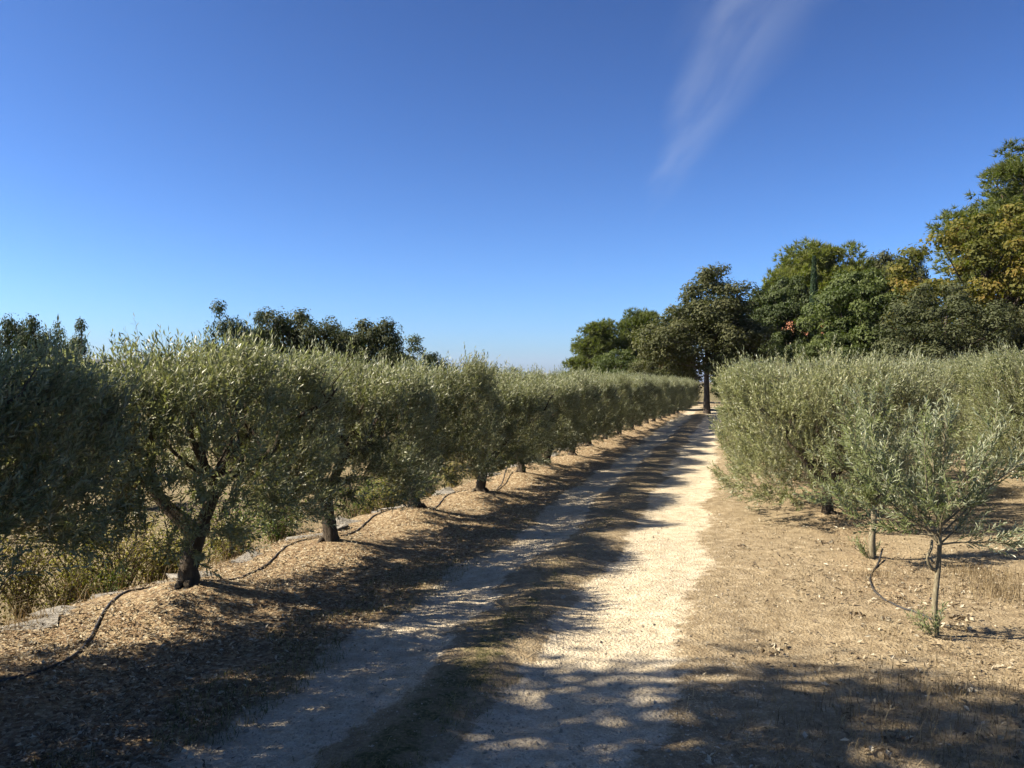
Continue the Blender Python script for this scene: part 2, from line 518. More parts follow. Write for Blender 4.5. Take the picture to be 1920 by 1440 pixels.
# ------------------------------------------------------------------ ground and wheel tracks
def ground_material():
    m, nt = new_mat('orchard_ground')
    geo = N(nt, 'ShaderNodeNewGeometry')
    pos = geo.outputs['Position']

    def noise(scale, detail=5, rough=.6, dist=0):
        n = N(nt, 'ShaderNodeTexNoise', ins={'Scale': scale, 'Detail': detail, 'Roughness': rough, 'Distortion': dist})
        nt.links.new(pos, n.inputs['Vector'])
        return n.outputs['Fac']

    def vor(scale, feature='F1'):
        n = N(nt, 'ShaderNodeTexVoronoi', feature=feature, ins={'Scale': scale})
        nt.links.new(pos, n.inputs['Vector'])
        return n

    def mix(f, a, b, mode='MIX'):
        n = N(nt, 'ShaderNodeMix', data_type='RGBA', blend_type=mode)
        if isinstance(f, (int, float)):
            n.inputs[0].default_value = f
        else:
            nt.links.new(f, n.inputs[0])
        for i, v in ((6, a), (7, b)):
            if isinstance(v, tuple):
                n.inputs[i].default_value = (*v, 1)
            else:
                nt.links.new(v, n.inputs[i])
        return n.outputs[2]

    ag = N(nt, 'ShaderNodeAttribute', attribute_name='gravel').outputs['Fac']
    al = N(nt, 'ShaderNodeAttribute', attribute_name='litter').outputs['Fac']
    agr = N(nt, 'ShaderNodeAttribute', attribute_name='green').outputs['Fac']
    n1, n2, n3, n4 = noise(.9, 6), noise(9, 6), noise(45, 5, .7), noise(140, 3)
    v1, v2 = vor(42), vor(85)
    # limestone gravel: pale fines with lighter and darker chips
    grav = ramp(nt, n2, [(.3, (0.304, 0.255, 0.175)), (.5, (0.397, 0.340, 0.248)), (.7, (0.450, 0.397, 0.304))])
    chips = ramp(nt, v2.outputs['Color'], [(0, (.62, .60, .56)), (.55, (1, 1, 1)), (1, (1.25, 1.22, 1.16))])
    grav = mix(.55, grav, chips, 'MULTIPLY')
    # bare soil with straw and grit
    soil = ramp(nt, n2, [(.25, (0.142, 0.107, 0.066)), (.5, (0.228, 0.181, 0.114)), (.75, (0.327, 0.271, 0.181))])
    straw = ramp(nt, n3, [(.3, (.62, .58, .52)), (.55, (1, 1, 1)), (.75, (1.45, 1.42, 1.35))])
    soil = mix(.8, soil, straw, 'MULTIPLY')
    # fallen olive and oak leaves trodden into the soil
    litc = ramp(nt, v1.outputs['Color'], [(0, (0.076, 0.051, 0.029)), (.35, (0.178, 0.123, 0.072)), (.7, (0.266, 0.207, 0.126)), (1, (0.369, 0.325, 0.235))])
    lit = mix(.75, litc, straw, 'MULTIPLY')
    green = ramp(nt, n3, [(.3, (0.033, 0.037, 0.013)), (.5, (0.079, 0.073, 0.030)), (.72, (0.172, 0.139, 0.073))])
    lm = SMOOTH(nt, MATH(nt, 'ADD', al, MATH(nt, 'MULTIPLY', MATH(nt, 'SUBTRACT', n2, .5), .9)), .35, .65)
    base = mix(lm, soil, lit)
    gm = SMOOTH(nt, MATH(nt, 'ADD', agr, MATH(nt, 'MULTIPLY', MATH(nt, 'SUBTRACT', n2, .5), 1.1)), .35, .7)
    base = mix(gm, base, green)
    mm = SMOOTH(nt, MATH(nt, 'ADD', ag, MATH(nt, 'ADD', MATH(nt, 'MULTIPLY', MATH(nt, 'SUBTRACT', n2, .5), .8), MATH(nt, 'MULTIPLY', MATH(nt, 'SUBTRACT', n3, .5), .7))), .3, .72)
    base = mix(mm, base, grav)
    base = mix(.35, base, ramp(nt, n1, [(.3, (.75, .74, .72)), (.7, (1.15, 1.14, 1.1))]), 'MULTIPLY')
    p = N(nt, 'ShaderNodeBsdfPrincipled')
    nt.links.new(base, p.inputs['Base Color'])
    p.inputs['Roughness'].default_value = .95
    p.inputs['Specular IOR Level'].default_value = .1
    h = MATH(nt, 'ADD', MATH(nt, 'MULTIPLY', n3, .55), MATH(nt, 'ADD', MATH(nt, 'MULTIPLY', v1.outputs['Distance'], .45), MATH(nt, 'MULTIPLY', v2.outputs['Distance'], .3)))
    h = MATH(nt, 'ADD', h, MATH(nt, 'MULTIPLY', n4, .15))
    b = N(nt, 'ShaderNodeBump')
    b.inputs['Strength'].default_value = .9
    b.inputs['Distance'].default_value = .022
    nt.links.new(h, b.inputs['Height'])
    nt.links.new(b.outputs[0], p.inputs['Normal'])
    o = N(nt, 'ShaderNodeOutputMaterial')
    nt.links.new(p.outputs[0], o.inputs[0])
    return m


M['ground'] = ground_material()


def spaced(a, b, f):
    out = [a]
    while out[-1] < b:
        out.append(out[-1] + f(out[-1]))
    return out


ds = np.array(spaced(-14, 2.4, lambda d: .16) + spaced(2.43, 9, lambda d: .045)[:-1] + spaced(9, 60, lambda d: d * .0075)[:-1] + spaced(60, 6000, lambda d: d * .09))
uo = np.array(spaced(.12, 5200, lambda u: .12 + u * .13))
us = np.concatenate([-5.4 - uo[::-1], np.arange(-5.4, 4.6, .048), 4.6 + uo])
Ug, Dg = np.meshgrid(us, ds)
Xg = SL * Dg + Ug
Yg = Dg
Hg = ground_h(Xg, Yg)
lmask, rmask = track_masks(Xg, Yg)
fadetrack = 1 - sstep(Yg, 52, 62)
gravel = np.maximum(lmask, rmask) * fadetrack
shoulder = np.exp(-((Ug - .05) / .28) ** 2) * .30 + np.exp(-((Ug + 1.5) / .3) ** 2) * .28 * sstep(fbm(Xg * 1.5, Yg * 1.5, 68), .50, .68)
grav_attr = np.clip(gravel + shoulder * fadetrack, 0, 1)
ruG = row_u(np.clip(Yg, RL[0, 1], RL[-1, 1]))
lit_attr = sstep(-2.2 - Ug, 0, .5) * (1 - sstep(ruG - .9 - Ug, 0, 1.0)) * .95
lit_attr = np.maximum(lit_attr, np.exp(-((Ug - 1.3) / .9) ** 2) * .5 * sstep(Yg, 4.5, 7))
lit_attr = np.maximum(lit_attr, .35 * sstep(Ug, 2, 5))
green_attr = np.exp(-((Ug + 1.5) / .24) ** 2) * (.42 + .18 * (1 - sstep(Yg, 5, 8)))
green_attr = np.maximum(green_attr, .5 * sstep(ruG - 1.2 - Ug, 0, 1.5))
green_attr = np.maximum(green_attr, .6 * sstep(np.hypot(Xg, Yg), 55, 80))
nr, nc = Xg.shape
idx = np.arange(nr * nc).reshape(nr, nc)
quads = np.stack([idx[:-1, :-1], idx[:-1, 1:], idx[1:, 1:], idx[1:, :-1]], -1).reshape(-1, 4)
allv = np.stack([Xg, Yg, Hg], -1).reshape(-1, 3)


def face_mean(a):
    return a.ravel()[quads].mean(1)


fl = face_mean(lmask * fadetrack) > .5
fr = face_mean(rmask * fadetrack) > .5


def sheet(name, sel):
    qs = quads[sel]
    used, inv = np.unique(qs, return_inverse=True)
    g = Geo()
    g.add(allv[used], inv.reshape(-1, 4))
    me = g.mesh(name, M['ground'], smooth=True)
    for nm, arr in (('gravel', grav_attr), ('litter', lit_attr), ('green', green_attr)):
        a = me.attributes.new(nm, 'FLOAT', 'POINT')
        a.data.foreach_set('value', arr.ravel()[used].astype(np.float32))
    return tag(link(name, me), kind='structure')


sheet('ground', ~(fl | fr))
tag(bpy.data.objects['ground'], 'dry tan orchard soil with leaf litter and straw', 'ground')
tag(sheet('wheel_track', fr), 'sunlit pale gravel wheel track', 'track')
tag(sheet('wheel_track', fl), 'gravel wheel track lying in the shade of the olive row', 'track')

# far ridge past the orchard
g = Geo()
hx = np.linspace(-3400, -400, 90)
ridge = 100 * np.exp(-((hx + 1750) / 650) ** 2) + 60 * np.exp(-((hx + 900) / 420) ** 2) + (fbm(hx / 160, hx * 0, 77) - .5) * 34
prof_ = [(-500, -.05), (-200, .45), (0, 1.0), (250, .6), (700, -.05)]
hv = np.array([[x, 4200 + dy + x * .15, max(-8, rz * k)] for x, rz in zip(hx, ridge) for dy, k in prof_])
np_ = len(prof_)
hq = [[i * np_ + j, (i + 1) * np_ + j, (i + 1) * np_ + j + 1, i * np_ + j + 1] for i in range(len(hx) - 1) for j in range(np_ - 1)]
g.add(hv, hq)
tag(link('hills', g.mesh('hills', M['hill'], True)), 'low blue ridge far beyond the olive tops', 'hills', kind='structure')


# ------------------------------------------------------------------ trees: builders
def olive_skeleton(r, lean, limbs, trunk_h, trunk_r):
    """Trunk polyline with flared foot and a list of limb polylines (main, with forks)."""
    tp = spline([(0, 0, -.06), (lean[0] * .15, lean[1] * .15, trunk_h * .25), (lean[0] * .55, lean[1] * .55, trunk_h * .65), (lean[0], lean[1], trunk_h)], 12)
    tt = np.linspace(0, 1, 12)
    tr = trunk_r * (1 + .50 * np.exp(-tt * 9) + .18 * np.exp(-((tt - 1) / .18) ** 2) - .12 * tt)
    trunk = Geo()
    tube(trunk, tp, tr, 12, lump=.30, seed=int(r.integers(1e6)))
    for a in r.random(4) * 6.28:                     # root flares
        e = np.array([math.cos(a), math.sin(a), 0])
        tube(trunk, [tp[2] + e * trunk_r * .3, tp[0] + e * trunk_r * 1.3 + [0, 0, .10], tp[0] + e * trunk_r * 2.4 + [0, 0, .02]], [trunk_r * .5, trunk_r * .38, trunk_r * .14], 6, lump=.3, seed=int(a * 999))
    out = []
    top = tp[-1]
    for (dx, dy, dz, rr) in limbs:
        lg = Geo()
        e = top + np.array([dx, dy, dz])
        mid_ = top + np.array([dx * .45, dy * .45, dz * .36]) + r.normal(size=3) * .05
        mid2 = top + np.array([dx * .8, dy * .8, dz * .70]) + r.normal(size=3) * .05
        P = spline([tp[-3], mid_, mid2, e], 14)
        tube(lg, P, np.linspace(rr, rr * .22, 14), 8, lump=.25, seed=int(r.integers(1e6)))
        for k in range(5):
            b = P[int(4 + k * 2)]
            q = b + np.array([r.normal() * .30 + dx * .15, r.normal() * .30 + dy * .15, .28 + r.random() * .4])
            q[2] = min(q[2], 1.38 + .1 * r.random())
            m_ = (b + q) / 2 + r.normal(size=3) * .05
            Q = spline([b, m_, q], 8)
            tube(lg, Q, np.linspace(rr * .45, rr * .10, 8), 6, lump=.2, seed=int(r.integers(1e6)))
            for kk in range(2):
                s = Q[4 + kk * 2]
                tube(lg, [s, s + r.normal(size=3) * .06 + [0, 0, .06], s + r.normal(size=3) * .1 + [0, 0, .14]], [rr * .16, rr * .1, rr * .05], 4, seed=1)
        out.append(lg)
    return trunk, out


def olive_crown(r, a, b, zlo, ztop, n, leaf=.050, width=.0125, nl=18, hexa=False, droop=0.0, rise=-.14, tilt=0.0, gaps=.20, dip=.38):
    """Hedge-shaped crown: a along the row, b across, leafy upright shoots over a vase-shaped body."""
    g = Geo()
    m = int(n * 1.7)
    th = r.random(m) * 2 * np.pi
    shell = r.random(m) < .62
    rad = np.where(shell, .72 + .30 * r.random(m), np.sqrt(r.random(m)) * .95)
    ex = 2.6
    rs = 1 / (np.abs(np.cos(th)) ** ex + np.abs(np.sin(th)) ** ex) ** (1 / ex)
    x, y = rad * rs * np.cos(th), rad * rs * np.sin(th)
    rho = np.clip((np.abs(x) ** ex + np.abs(y) ** ex) ** (1 / ex), 0, 1.05)
    wob = (fbm(np.cos(th) * 1.8 + 5, np.sin(th) * 1.8 + 5, int(r.integers(500)), 2) - .5)
    zb = zlo + rise * rho ** 2 + tilt * np.clip(y, -.35, 1) - droop * np.clip(np.cos(th * 3 + 1) * rho, 0, 1) + (r.random(m) - .5) * .16
    zt = ztop - dip * np.abs(x) ** 2.2 - .18 * np.abs(y) ** 4 + wob * .30 + (fbm(x * 2.2 + 7, y * 2.2 + 7, int(r.integers(500)), 2) - .5) * .30
    k = r.random(m) ** .85
    topb = r.random(m) < .34
    k = np.where(topb, 1 - .18 * r.random(m), k)
    z = zb + (zt - zb) * k
    sc = 1 + .30 * wob + .10 * np.sin(k * 3.0)
    P = np.stack([a * x * sc, b * y * sc, z], -1)
    # leave irregular holes in the body
    keep = fbm(P[:, 0] * 2.6 + P[:, 2] * 1.7 + 30, P[:, 1] * 2.6 - P[:, 2] * 2.1 + 30, int(r.integers(500)), 2) > (gaps + .12 * r.random(m))
    keep |= (k > .9)
    P, th, rho, k = P[keep][:n], th[keep][:n], rho[keep][:n], k[keep][:n]
    m = len(P)
    # gather the shoots into sprays with hollows between them
    cen = P[r.choice(m, max(30, m // 17), replace=False)] + r.normal(size=(max(30, m // 17), 3)) * .02
    near = ((P[:, None, :] - cen[None]) ** 2).sum(-1).argmin(1)
    pull = np.where(k > .93, .12, .28)[:, None]
    P = P + (cen[near] - P) * pull
    spray = r.random(len(cen))[near]
    outw = np.stack([np.cos(th) / a, np.sin(th) / b, np.zeros(m)], -1)
    D = unit(unit(outw) * (rho * .85)[:, None] + np.array([0, 0, 1.0]) * (.35 + .75 * k)[:, None] + r.normal(size=(m, 3)) * .38)
    low = k < .10
    D[low] = unit(D[low] * [1, 1, .15] + [0, 0, -.25])
    L = .15 + .14 * r.random(m) + .10 * (k > .88) * r.random(m)
    tall = (k > .86) & (r.random(m) < .09)
    L[tall] += .10 + .16 * r.random(tall.sum())
    D[tall] = unit(D[tall] + [0, 0, 1.6])
    P = P - D * (L * .55)[:, None]
    clump = fbm(P[:, 0] * 3 + 9, P[:, 1] * 3 + P[:, 2] * 3, int(r.integers(500)), 2)
    srnd = np.clip(.22 * r.random(m) + .38 * spray + 1.1 * (clump - .32), 0, 1)
    lm = tall
    add_shoots(g, P[~lm], D[~lm], L[~lm], nl, leaf, width, r, hexa, srnd=srnd[~lm])
    if lm.any():
        add_shoots(g, P[lm], D[lm], L[lm], nl + 8, leaf, width, r, hexa, srnd=srnd[lm], spread=.5)
    return g


class Tree:
    """Shared meshes of one tree form: list of (part name, mesh)."""

    def __init__(self, parts):
        self.parts = parts

    def place(self, name, x, y, rz=0, s=(1, 1, 1), dz=0.0, leaf=None, z=None):
        o = link(name, None)
        o.location = at(x, y, dz) if z is None else Vector((float(x), float(y), z))
        o.rotation_euler = (0, 0, rz)
        o.scale = s if hasattr(s, '__len__') else (s, s, s)
        for pn, me in self.parts:
            c = link(pn, me, o)
            if leaf is not None and pn in ('crown', 'foliage'):
                c.material_slots[0].link = 'OBJECT'
                c.material_slots[0].material = leaf
        return o


def make_olive(seed, lean, limbs, trunk_h=.5, trunk_r=.085, a=1.16, b=.88, zlo=.61, ztop=1.66, n=4100, **kw):
    r = np.random.default_rng(seed)
    tg, lg = olive_skeleton(r, lean, limbs, trunk_h, trunk_r)
    parts = [('trunk', tg.mesh('olive_trunk', M['olive_bark'], True))]
    for l in lg:
        parts.append(('limb', l.mesh('olive_limb', M['olive_bark'], True)))
    cg = olive_crown(r, a, b, zlo, ztop, n, **kw)
    parts.append(('crown', cg.mesh('olive_crown', [M['olive'], M['twig']])))
    return Tree(parts)


# the local x axis of an olive runs along its row
ROW_RZ = math.atan2(1, SL + .02)


def row_local(x, y):
    """picture-plane vector (right, away) to olive local axes."""
    c, s = math.cos(ROW_RZ), math.sin(ROW_RZ)
    return (c * x + s * y, -s * x + c * y)


def limb(x, y, z, r):
    return (*row_local(x, y), z, r)


olives = [
    make_olive(11, row_local(.10, 0), [limb(-.62, .05, .55, .058), limb(.55, .1, .75, .05), limb(.1, .4, .8, .045), limb(.05, -.35, .8, .045)], .46, .070, zlo=.58, tilt=.28, a=1.22),
    make_olive(12, row_local(-.06, .03), [limb(-.55, .25, .7, .05), limb(.5, -.2, .7, .05), limb(-.1, -.5, .75, .045)], .46, .064, tilt=.40),
    make_olive(13, row_local(-.16, .02), [limb(-.5, -.1, .7, .05), limb(.45, .3, .75, .05), limb(.2, -.45, .7, .04), limb(-.1, .5, .75, .04)], .50, .066, tilt=.40),
    make_olive(14, row_local(.08, -.04), [limb(-.4, .3, .75, .05), limb(.55, .1, .65, .05), limb(-.2, -.45, .75, .045)], .46, .068, tilt=.40),
]
olive_near = make_olive(15, row_local(.05, .05), [limb(-.4, .3, .75, .05), limb(.45, -.2, .7, .05), limb(-.1, .45, .75, .045)], .5, .08, zlo=.74, tilt=.12, a=1.2)
ordinal = ['first', 'second', 'third', 'fourth', 'fifth', 'sixth', 'seventh', 'eighth', 'ninth', 'tenth', 'eleventh', 'twelfth', 'thirteenth', 'fourteenth', 'fifteenth',
           'sixteenth', 'seventeenth', 'eighteenth', 'nineteenth', 'twentieth', 'twenty-first', 'twenty-second', 'twenty-third', 'twenty-fourth', 'twenty-fifth']
rr_ = random.Random(5)
GL = 'olive trees in the row beside the shaded wheel track'
special = {0: 'thick-trunked olive with a limb forking low, black hose curling round its foot',
           1: 'olive with a short dark trunk just past the thick forked one',
           2: 'olive on a high leaf-covered mound, its trunk leaning away from the track'}
for i, p in enumerate(row_left):
    tr = olives[0] if i == 0 else olives[(i * 7 + 1) % 4] if i > 3 else olives[i]
    rz = ROW_RZ + rr_.uniform(-.12, .12) * (i > 0)
    flip = rr_.choice((1, -1)) if i > 3 else 1
    d = p[1]
    top = np.interp(d, [6, 12, 20, 34, 50], [1.0, .98, .96, .93, .92])
    far = np.linalg.norm(row_left[min(i + 1, len(row_left) - 1)] - row_left[max(i - 1, 0)]) / 2
    sx = np.clip(far / 2.1 if 0 < i < len(row_left) - 1 else 1.0, .9, 1.25)
    o = tr.place('olive_tree', p[0], p[1], rz, (sx * flip, rr_.uniform(.95, 1.05), top * rr_.uniform(.97, 1.03)), dz=-.02)
    tag(o, special.get(i, '%s olive trunk along the row beside the shaded wheel track' % ordinal[i]), 'olive tree', GL)
lab = ['olive cut off by the picture edge, dark foliage beside the dry grass', 'olive beside the viewer, at the near end of the shaded row']
for i, p in enumerate(row_near):
    o = olive_near.place('olive_tree', p[0], p[1], ROW_RZ, (1 - 2 * i, 1, 1.0), dz=-.02)
    tag(o, lab[i], 'olive tree', GL)

# the sunlit rows on the other side of the track: fuller, hanging lower
olives_r = [
    make_olive(21, (.03, .02), [limb(-.5, .1, .6, .045), limb(.5, .1, .65, .045), limb(.1, -.45, .7, .04)], .42, .065, a=1.24, b=1.22, zlo=.20, ztop=1.80, tilt=-.08, n=4200, rise=.02, droop=.08, gaps=.20),
    make_olive(22, (-.05, .04), [limb(-.45, .3, .6, .045), limb(.55, -.1, .65, .045), limb(-.1, -.4, .7, .04)], .44, .07, a=1.24, b=1.15, zlo=.24, ztop=1.80, tilt=-.08, n=4100, rise=.04, droop=.08, gaps=.20),
]
GR = 'full olive trees in the sunlit row'
for i, p in enumerate(row_right):
    o = olives_r[i % 2].place('olive_tree', p[0], p[1], ROW_RZ + (0 if i < 1 else rr_.choice((0, math.pi))), (1, 1, 1.04 if i == 0 else 1.0), dz=-.03)
    tag(o, 'broad sunlit olive bush whose silvery side borders the bright wheel track' if i == 0 else '%s olive in line behind the broad sunlit olive bush' % ordinal[i - 1], 'olive tree', GR)
GS = 'olive trees in the second sunlit row'
for i, p in enumerate(row_second):
    o = olives_r[(i + 1) % 2].place('olive_tree', p[0], p[1], ROW_RZ + rr_.choice((0, math.pi)), (1, 1, 1.10), dz=-.03)
    tag(o, '%s olive of the second row, past the slender young olive' % ordinal[i], 'olive tree', GS)


def make_young(seed, trunk_h, trunk_r, branches, nsh, loop=True, lean=(.03, .02)):
    r = np.random.default_rng(seed)
    tg = Geo()
    tp = spline([(0, 0, -.04), (-.012, 0, trunk_h * .3), (lean[0] * .4, 0, trunk_h * .65), (lean[0], lean[1], trunk_h)], 14)
    tube(tg, tp, np.linspace(trunk_r * 1.25, trunk_r * .85, 14), 9, lump=.22, seed=seed)
    parts = []
    if loop:                                           # a side branch that bows out and back up
        b = tp[8]
        tube(tg, spline([b, b + [-.045, 0, .02], b + [-.075, -.01, .085], b + [-.05, -.01, .15], b + [-.04, 0, .20]], 12), np.linspace(trunk_r * .75, trunk_r * .5, 12), 8, lump=.2, seed=3)
    parts.append(('trunk', tg.mesh('young_trunk', M['young_bark'], True)))
    cg = Geo()
    P, D, L = [], [], []
    for (x, y, z) in branches:
        b = tp[-1 - int(r.integers(3))]
        e = np.array([x, y, z])
        Q = spline([b, b + (e - b) * .45 + [0, 0, -.03] + r.normal(size=3) * .03, e], 14)
        lg = Geo()
        tube(lg, Q, np.linspace(trunk_r * .45, .002, 14), 6, lump=.2, seed=int(r.integers(999)))
        parts.append(('branch', lg.mesh('young_branch', M['young_bark'], True)))
        T = unit(np.gradient(Q, axis=0))
        for k in range(nsh):
            i = int(r.integers(3, 14))
            P.append(Q[i])
            D.append(unit(T[i] * .9 + r.normal(size=3) * .55 + np.array([0, 0, .45])))
            L.append(.14 + .16 * r.random())
        P.append(Q[-1] - T[-1] * .05)
        D.append(T[-1])
        L.append(.22)
    add_shoots(cg, np.array(P), np.array(D), np.array(L), 22, .048, .0105, r, True, stem=.0022, spread=.7)
    parts.append(('crown', cg.mesh('young_crown', [M['olive_young'], M['twig']])))
    sg = Geo()
    k = 14
    a = r.random(k) * 6.28
    add_shoots(sg, np.stack([np.cos(a) * .03 - .03, np.sin(a) * .03, np.zeros(k)], -1), unit(np.stack([np.cos(a) * .5 - .35, np.sin(a) * .4, np.ones(k)], -1)), .10 + .14 * r.random(k), 16, .04, .009, r, True)
    parts.append(('suckers', sg.mesh('root_suckers', [M['olive_young'], M['twig']])))
    return Tree(parts)


GY = 'slender young olive trees at the head of the sunlit row'
br1 = [(-.62, .05, .86), (-.42, -.15, .98), (-.30, .2, 1.18), (-.12, -.1, 1.32), (.10, .1, 1.42), (.30, -.05, 1.30), (.48, .15, 1.05), (.52, -.1, 1.22), (.30, .1, .98), (-.20, .25, 1.05), (.05, -.25, 1.10), (.02, .1, 1.25), (-.42, .1, 1.22), (.36, -.12, .62)]
o = make_young(31, .70, .016, [(x * 1.15, y * 1.15, z) for x, y, z in br1], 18).place('olive_tree', *young_xy, 0, 1)
tag(o, 'slender young olive with a bowed side branch and green suckers at its foot', 'olive tree', GY)
br2 = [(-.55, -.1, .62), (-.35, .1, .85), (-.15, -.1, 1.15), (.1, .1, 1.35), (.35, -.05, 1.15), (.5, .1, .9), (-.4, -.15, 1.05), (.2, -.2, .95), (-.25, -.2, .6), (.0, .2, 1.4), (.25, .1, 1.45), (-.3, .1, 1.35)]
o = make_young(32, .52, .026, br2, 24, loop=False).place('olive_tree', *young2_xy, .4, 1.05)
tag(o, 'young olive with a short bare brown stem beside the upturned hose end', 'olive tree', GY)


# ------------------------------------------------------------------ trees: oaks, pines, cypress
def make_big(seed, height, lobes, nclump, leaves, clump_r, leaf, trunk_h, trunk_r, kind='leaf', mat=None, bark=None, lean=(0, 0), flat=.75, shellness=.55):
    r = np.random.default_rng(seed)
    lob = np.array(lobes, float)                     # cx cy cz rx ry rz
    vol = lob[:, 3] * lob[:, 4] * lob[:, 5]
    ch = r.choice(len(lob), nclump, p=vol ** .75 / (vol ** .75).sum())
    u = unit(r.normal(size=(nclump, 3)))
    rad = np.where(r.random(nclump) < .72, .80 + .22 * r.random(nclump), .35 + .5 * r.random(nclump))
    Cc = lob[ch, :3] + u * rad[:, None] * lob[ch, 3:]
    Cc[:, 2] = np.maximum(Cc[:, 2], trunk_h * .6)
    cr = clump_r * (.65 + .7 * r.random(nclump))
    g = Geo()
    # trunk with limbs that reach the clumps
    wood = Geo()
    th_ = np.array([lean[0], lean[1], height * .80])
    tp = spline([(0, 0, -.2), (lean[0] * .1 + r.normal() * .05, r.normal() * .05, trunk_h), (lean[0] * .5 + r.normal() * .15, lean[1] * .5 + r.normal() * .15, (trunk_h + height * .8) / 2), th_], 18)
    tt = np.linspace(0, 1, 18)
    tube(wood, tp, trunk_r * (1.0 - .88 * tt) * (1 + .5 * np.exp(-tt * 14)) + .01, 10, lump=.22, seed=seed)
    zt = tp[:, 2]
    for c in Cc[: min(nclump, 70)]:
        z0 = np.clip(trunk_h + (c[2] - trunk_h) * (.25 + .35 * r.random()), trunk_h * .9, height * .75)
        i = int(np.argmin(np.abs(zt - z0)))
        b = tp[i]
        m1 = b + (c - b) * .4 + np.array([0, 0, -.06 * np.linalg.norm(c - b)]) + r.normal(size=3) * .12
        m2 = b + (c - b) * .75 + r.normal(size=3) * .12
        Q = spline([b, m1, m2, c], 9)
        r0 = trunk_r * (.16 + .22 * r.random()) * (1 - .6 * tt[i])
        tube(wood, Q, np.linspace(r0, .012, 9), 5, lump=.2, seed=i)
    per = leaves // nclump
    if kind == 'leaf':
        ci = np.repeat(np.arange(nclump), per)
        n = len(ci)
        d = unit(r.normal(size=(n, 3)))
        d[:, 2] = np.abs(d[:, 2]) * np.where(r.random(n) < .72, 1, -1)
        rad = np.where(r.random(n) < shellness, .75 + .35 * r.random(n), r.random(n) ** .5)
        lump = 1 + .45 * (fbm(d[:, 0] * 2 + ci * 3.7, d[:, 1] * 2 + d[:, 2] * 2 + ci * 1.3, seed) - .5) * 2
        P = Cc[ci] + d * (rad * lump * cr[ci])[:, None] * [1, 1, flat]
        Nn = unit(d * 1.2 + r.normal(size=(n, 3)) * .42 + [0, 0, .4])
        D = perp(Nn, r)
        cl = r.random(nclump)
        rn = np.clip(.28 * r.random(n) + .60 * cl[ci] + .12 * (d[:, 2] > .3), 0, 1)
        sz = leaf * (.6 + .8 * r.random(n))
        add_leaves(g, P - D * (sz * .5)[:, None], D, Nn, sz, sz * .62, rn, 0, False, .1)
    elif kind == 'pine':
        nt_ = per // 11
        ci = np.repeat(np.arange(nclump), nt_)
        n = len(ci)
        d = unit(r.normal(size=(n, 3)) + [0, 0, .35])
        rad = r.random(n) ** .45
        T = Cc[ci] + d * (rad * cr[ci])[:, None] * [1, 1, flat]
        ax = unit(d + [0, 0, .55] + r.normal(size=(n, 3)) * .35)
        cl = r.random(nclump)
        for k in range(11):
            D = unit(ax * (.55 + .5 * r.random(n))[:, None] + unit(r.normal(size=(n, 3))) * .75)
            Nn = perp(D, r)
            sz = leaf * (.7 + .6 * r.random(n))
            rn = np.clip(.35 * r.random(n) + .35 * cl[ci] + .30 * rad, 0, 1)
            Sd = unit(np.cross(D, Nn))
            w = leaf * .085
            v = np.stack([T - Sd * w, T + Sd * w, T + D * sz[:, None]], 1)
            g.add(v.reshape(-1, 3), None, np.arange(n)[:, None] * 3 + np.array([0, 1, 2]), 0, np.repeat(rn, 3))
    return Tree([('trunk', wood.mesh('trunk', bark or M['bark'], True)), ('crown', g.mesh('crown', mat))])


def px_top(px, py, d):
    """x and height of a thing whose top stands at that pixel, d metres ahead."""
    return (px - 960) / F_PX * d, CAM_H + (HORIZON - py) / F_PX * d


T = {}
# round holm oak, unit height about 6 m
T['round'] = make_big(41, 6, [(0, 0, 3.2, 2.6, 2.6, 2.7), (-1.2, 0, 2.4, 1.6, 1.8, 1.7), (1.2, .2, 2.3, 1.6, 1.8, 1.7)], 230, 54000, .56, .115, 1.0, .22, mat=M['holm'], flat=.62)
# loose upright oak with a narrower head
T['oak'] = make_big(42, 7.6, [(-.3, 0, 3.9, 2.6, 2.4, 1.8), (.5, 0, 5.9, 1.45, 1.4, 1.75), (-1.7, 0, 3.6, 1.6, 1.6, 1.2), (1.5, .2, 3.9, 1.6, 1.7, 1.3), (.2, 0, 5.0, 1.9, 1.8, 1.3)], 250, 62000, .62, .125, 2.0, .15, mat=M['oak_grey'], shellness=.4)
# spreading deciduous tree
T['spread'] = make_big(43, 7, [(0, 0, 4.2, 2.9, 2.7, 2.3), (-1.5, 0, 3.0, 1.7, 1.7, 1.4), (1.7, 0, 3.3, 1.7, 1.7, 1.5), (.2, 0, 5.6, 1.6, 1.6, 1.3)], 200, 52000, .58, .14, 1.4, .2, mat=M['oak_green'], shellness=.4, flat=.6)
T['spread2'] = make_big(44, 9, [(0, 0, 5.6, 3.6, 3.2, 2.4), (-1.9, 0, 4.2, 2.0, 2.0, 1.5), (2.1, 0, 4.4, 2.0, 2.0, 1.7), (.8, 0, 7.2, 2.0, 1.8, 1.6)], 230, 52000, .60, .15, 1.8, .26, mat=M['oak_gold'], shellness=.4, flat=.55)
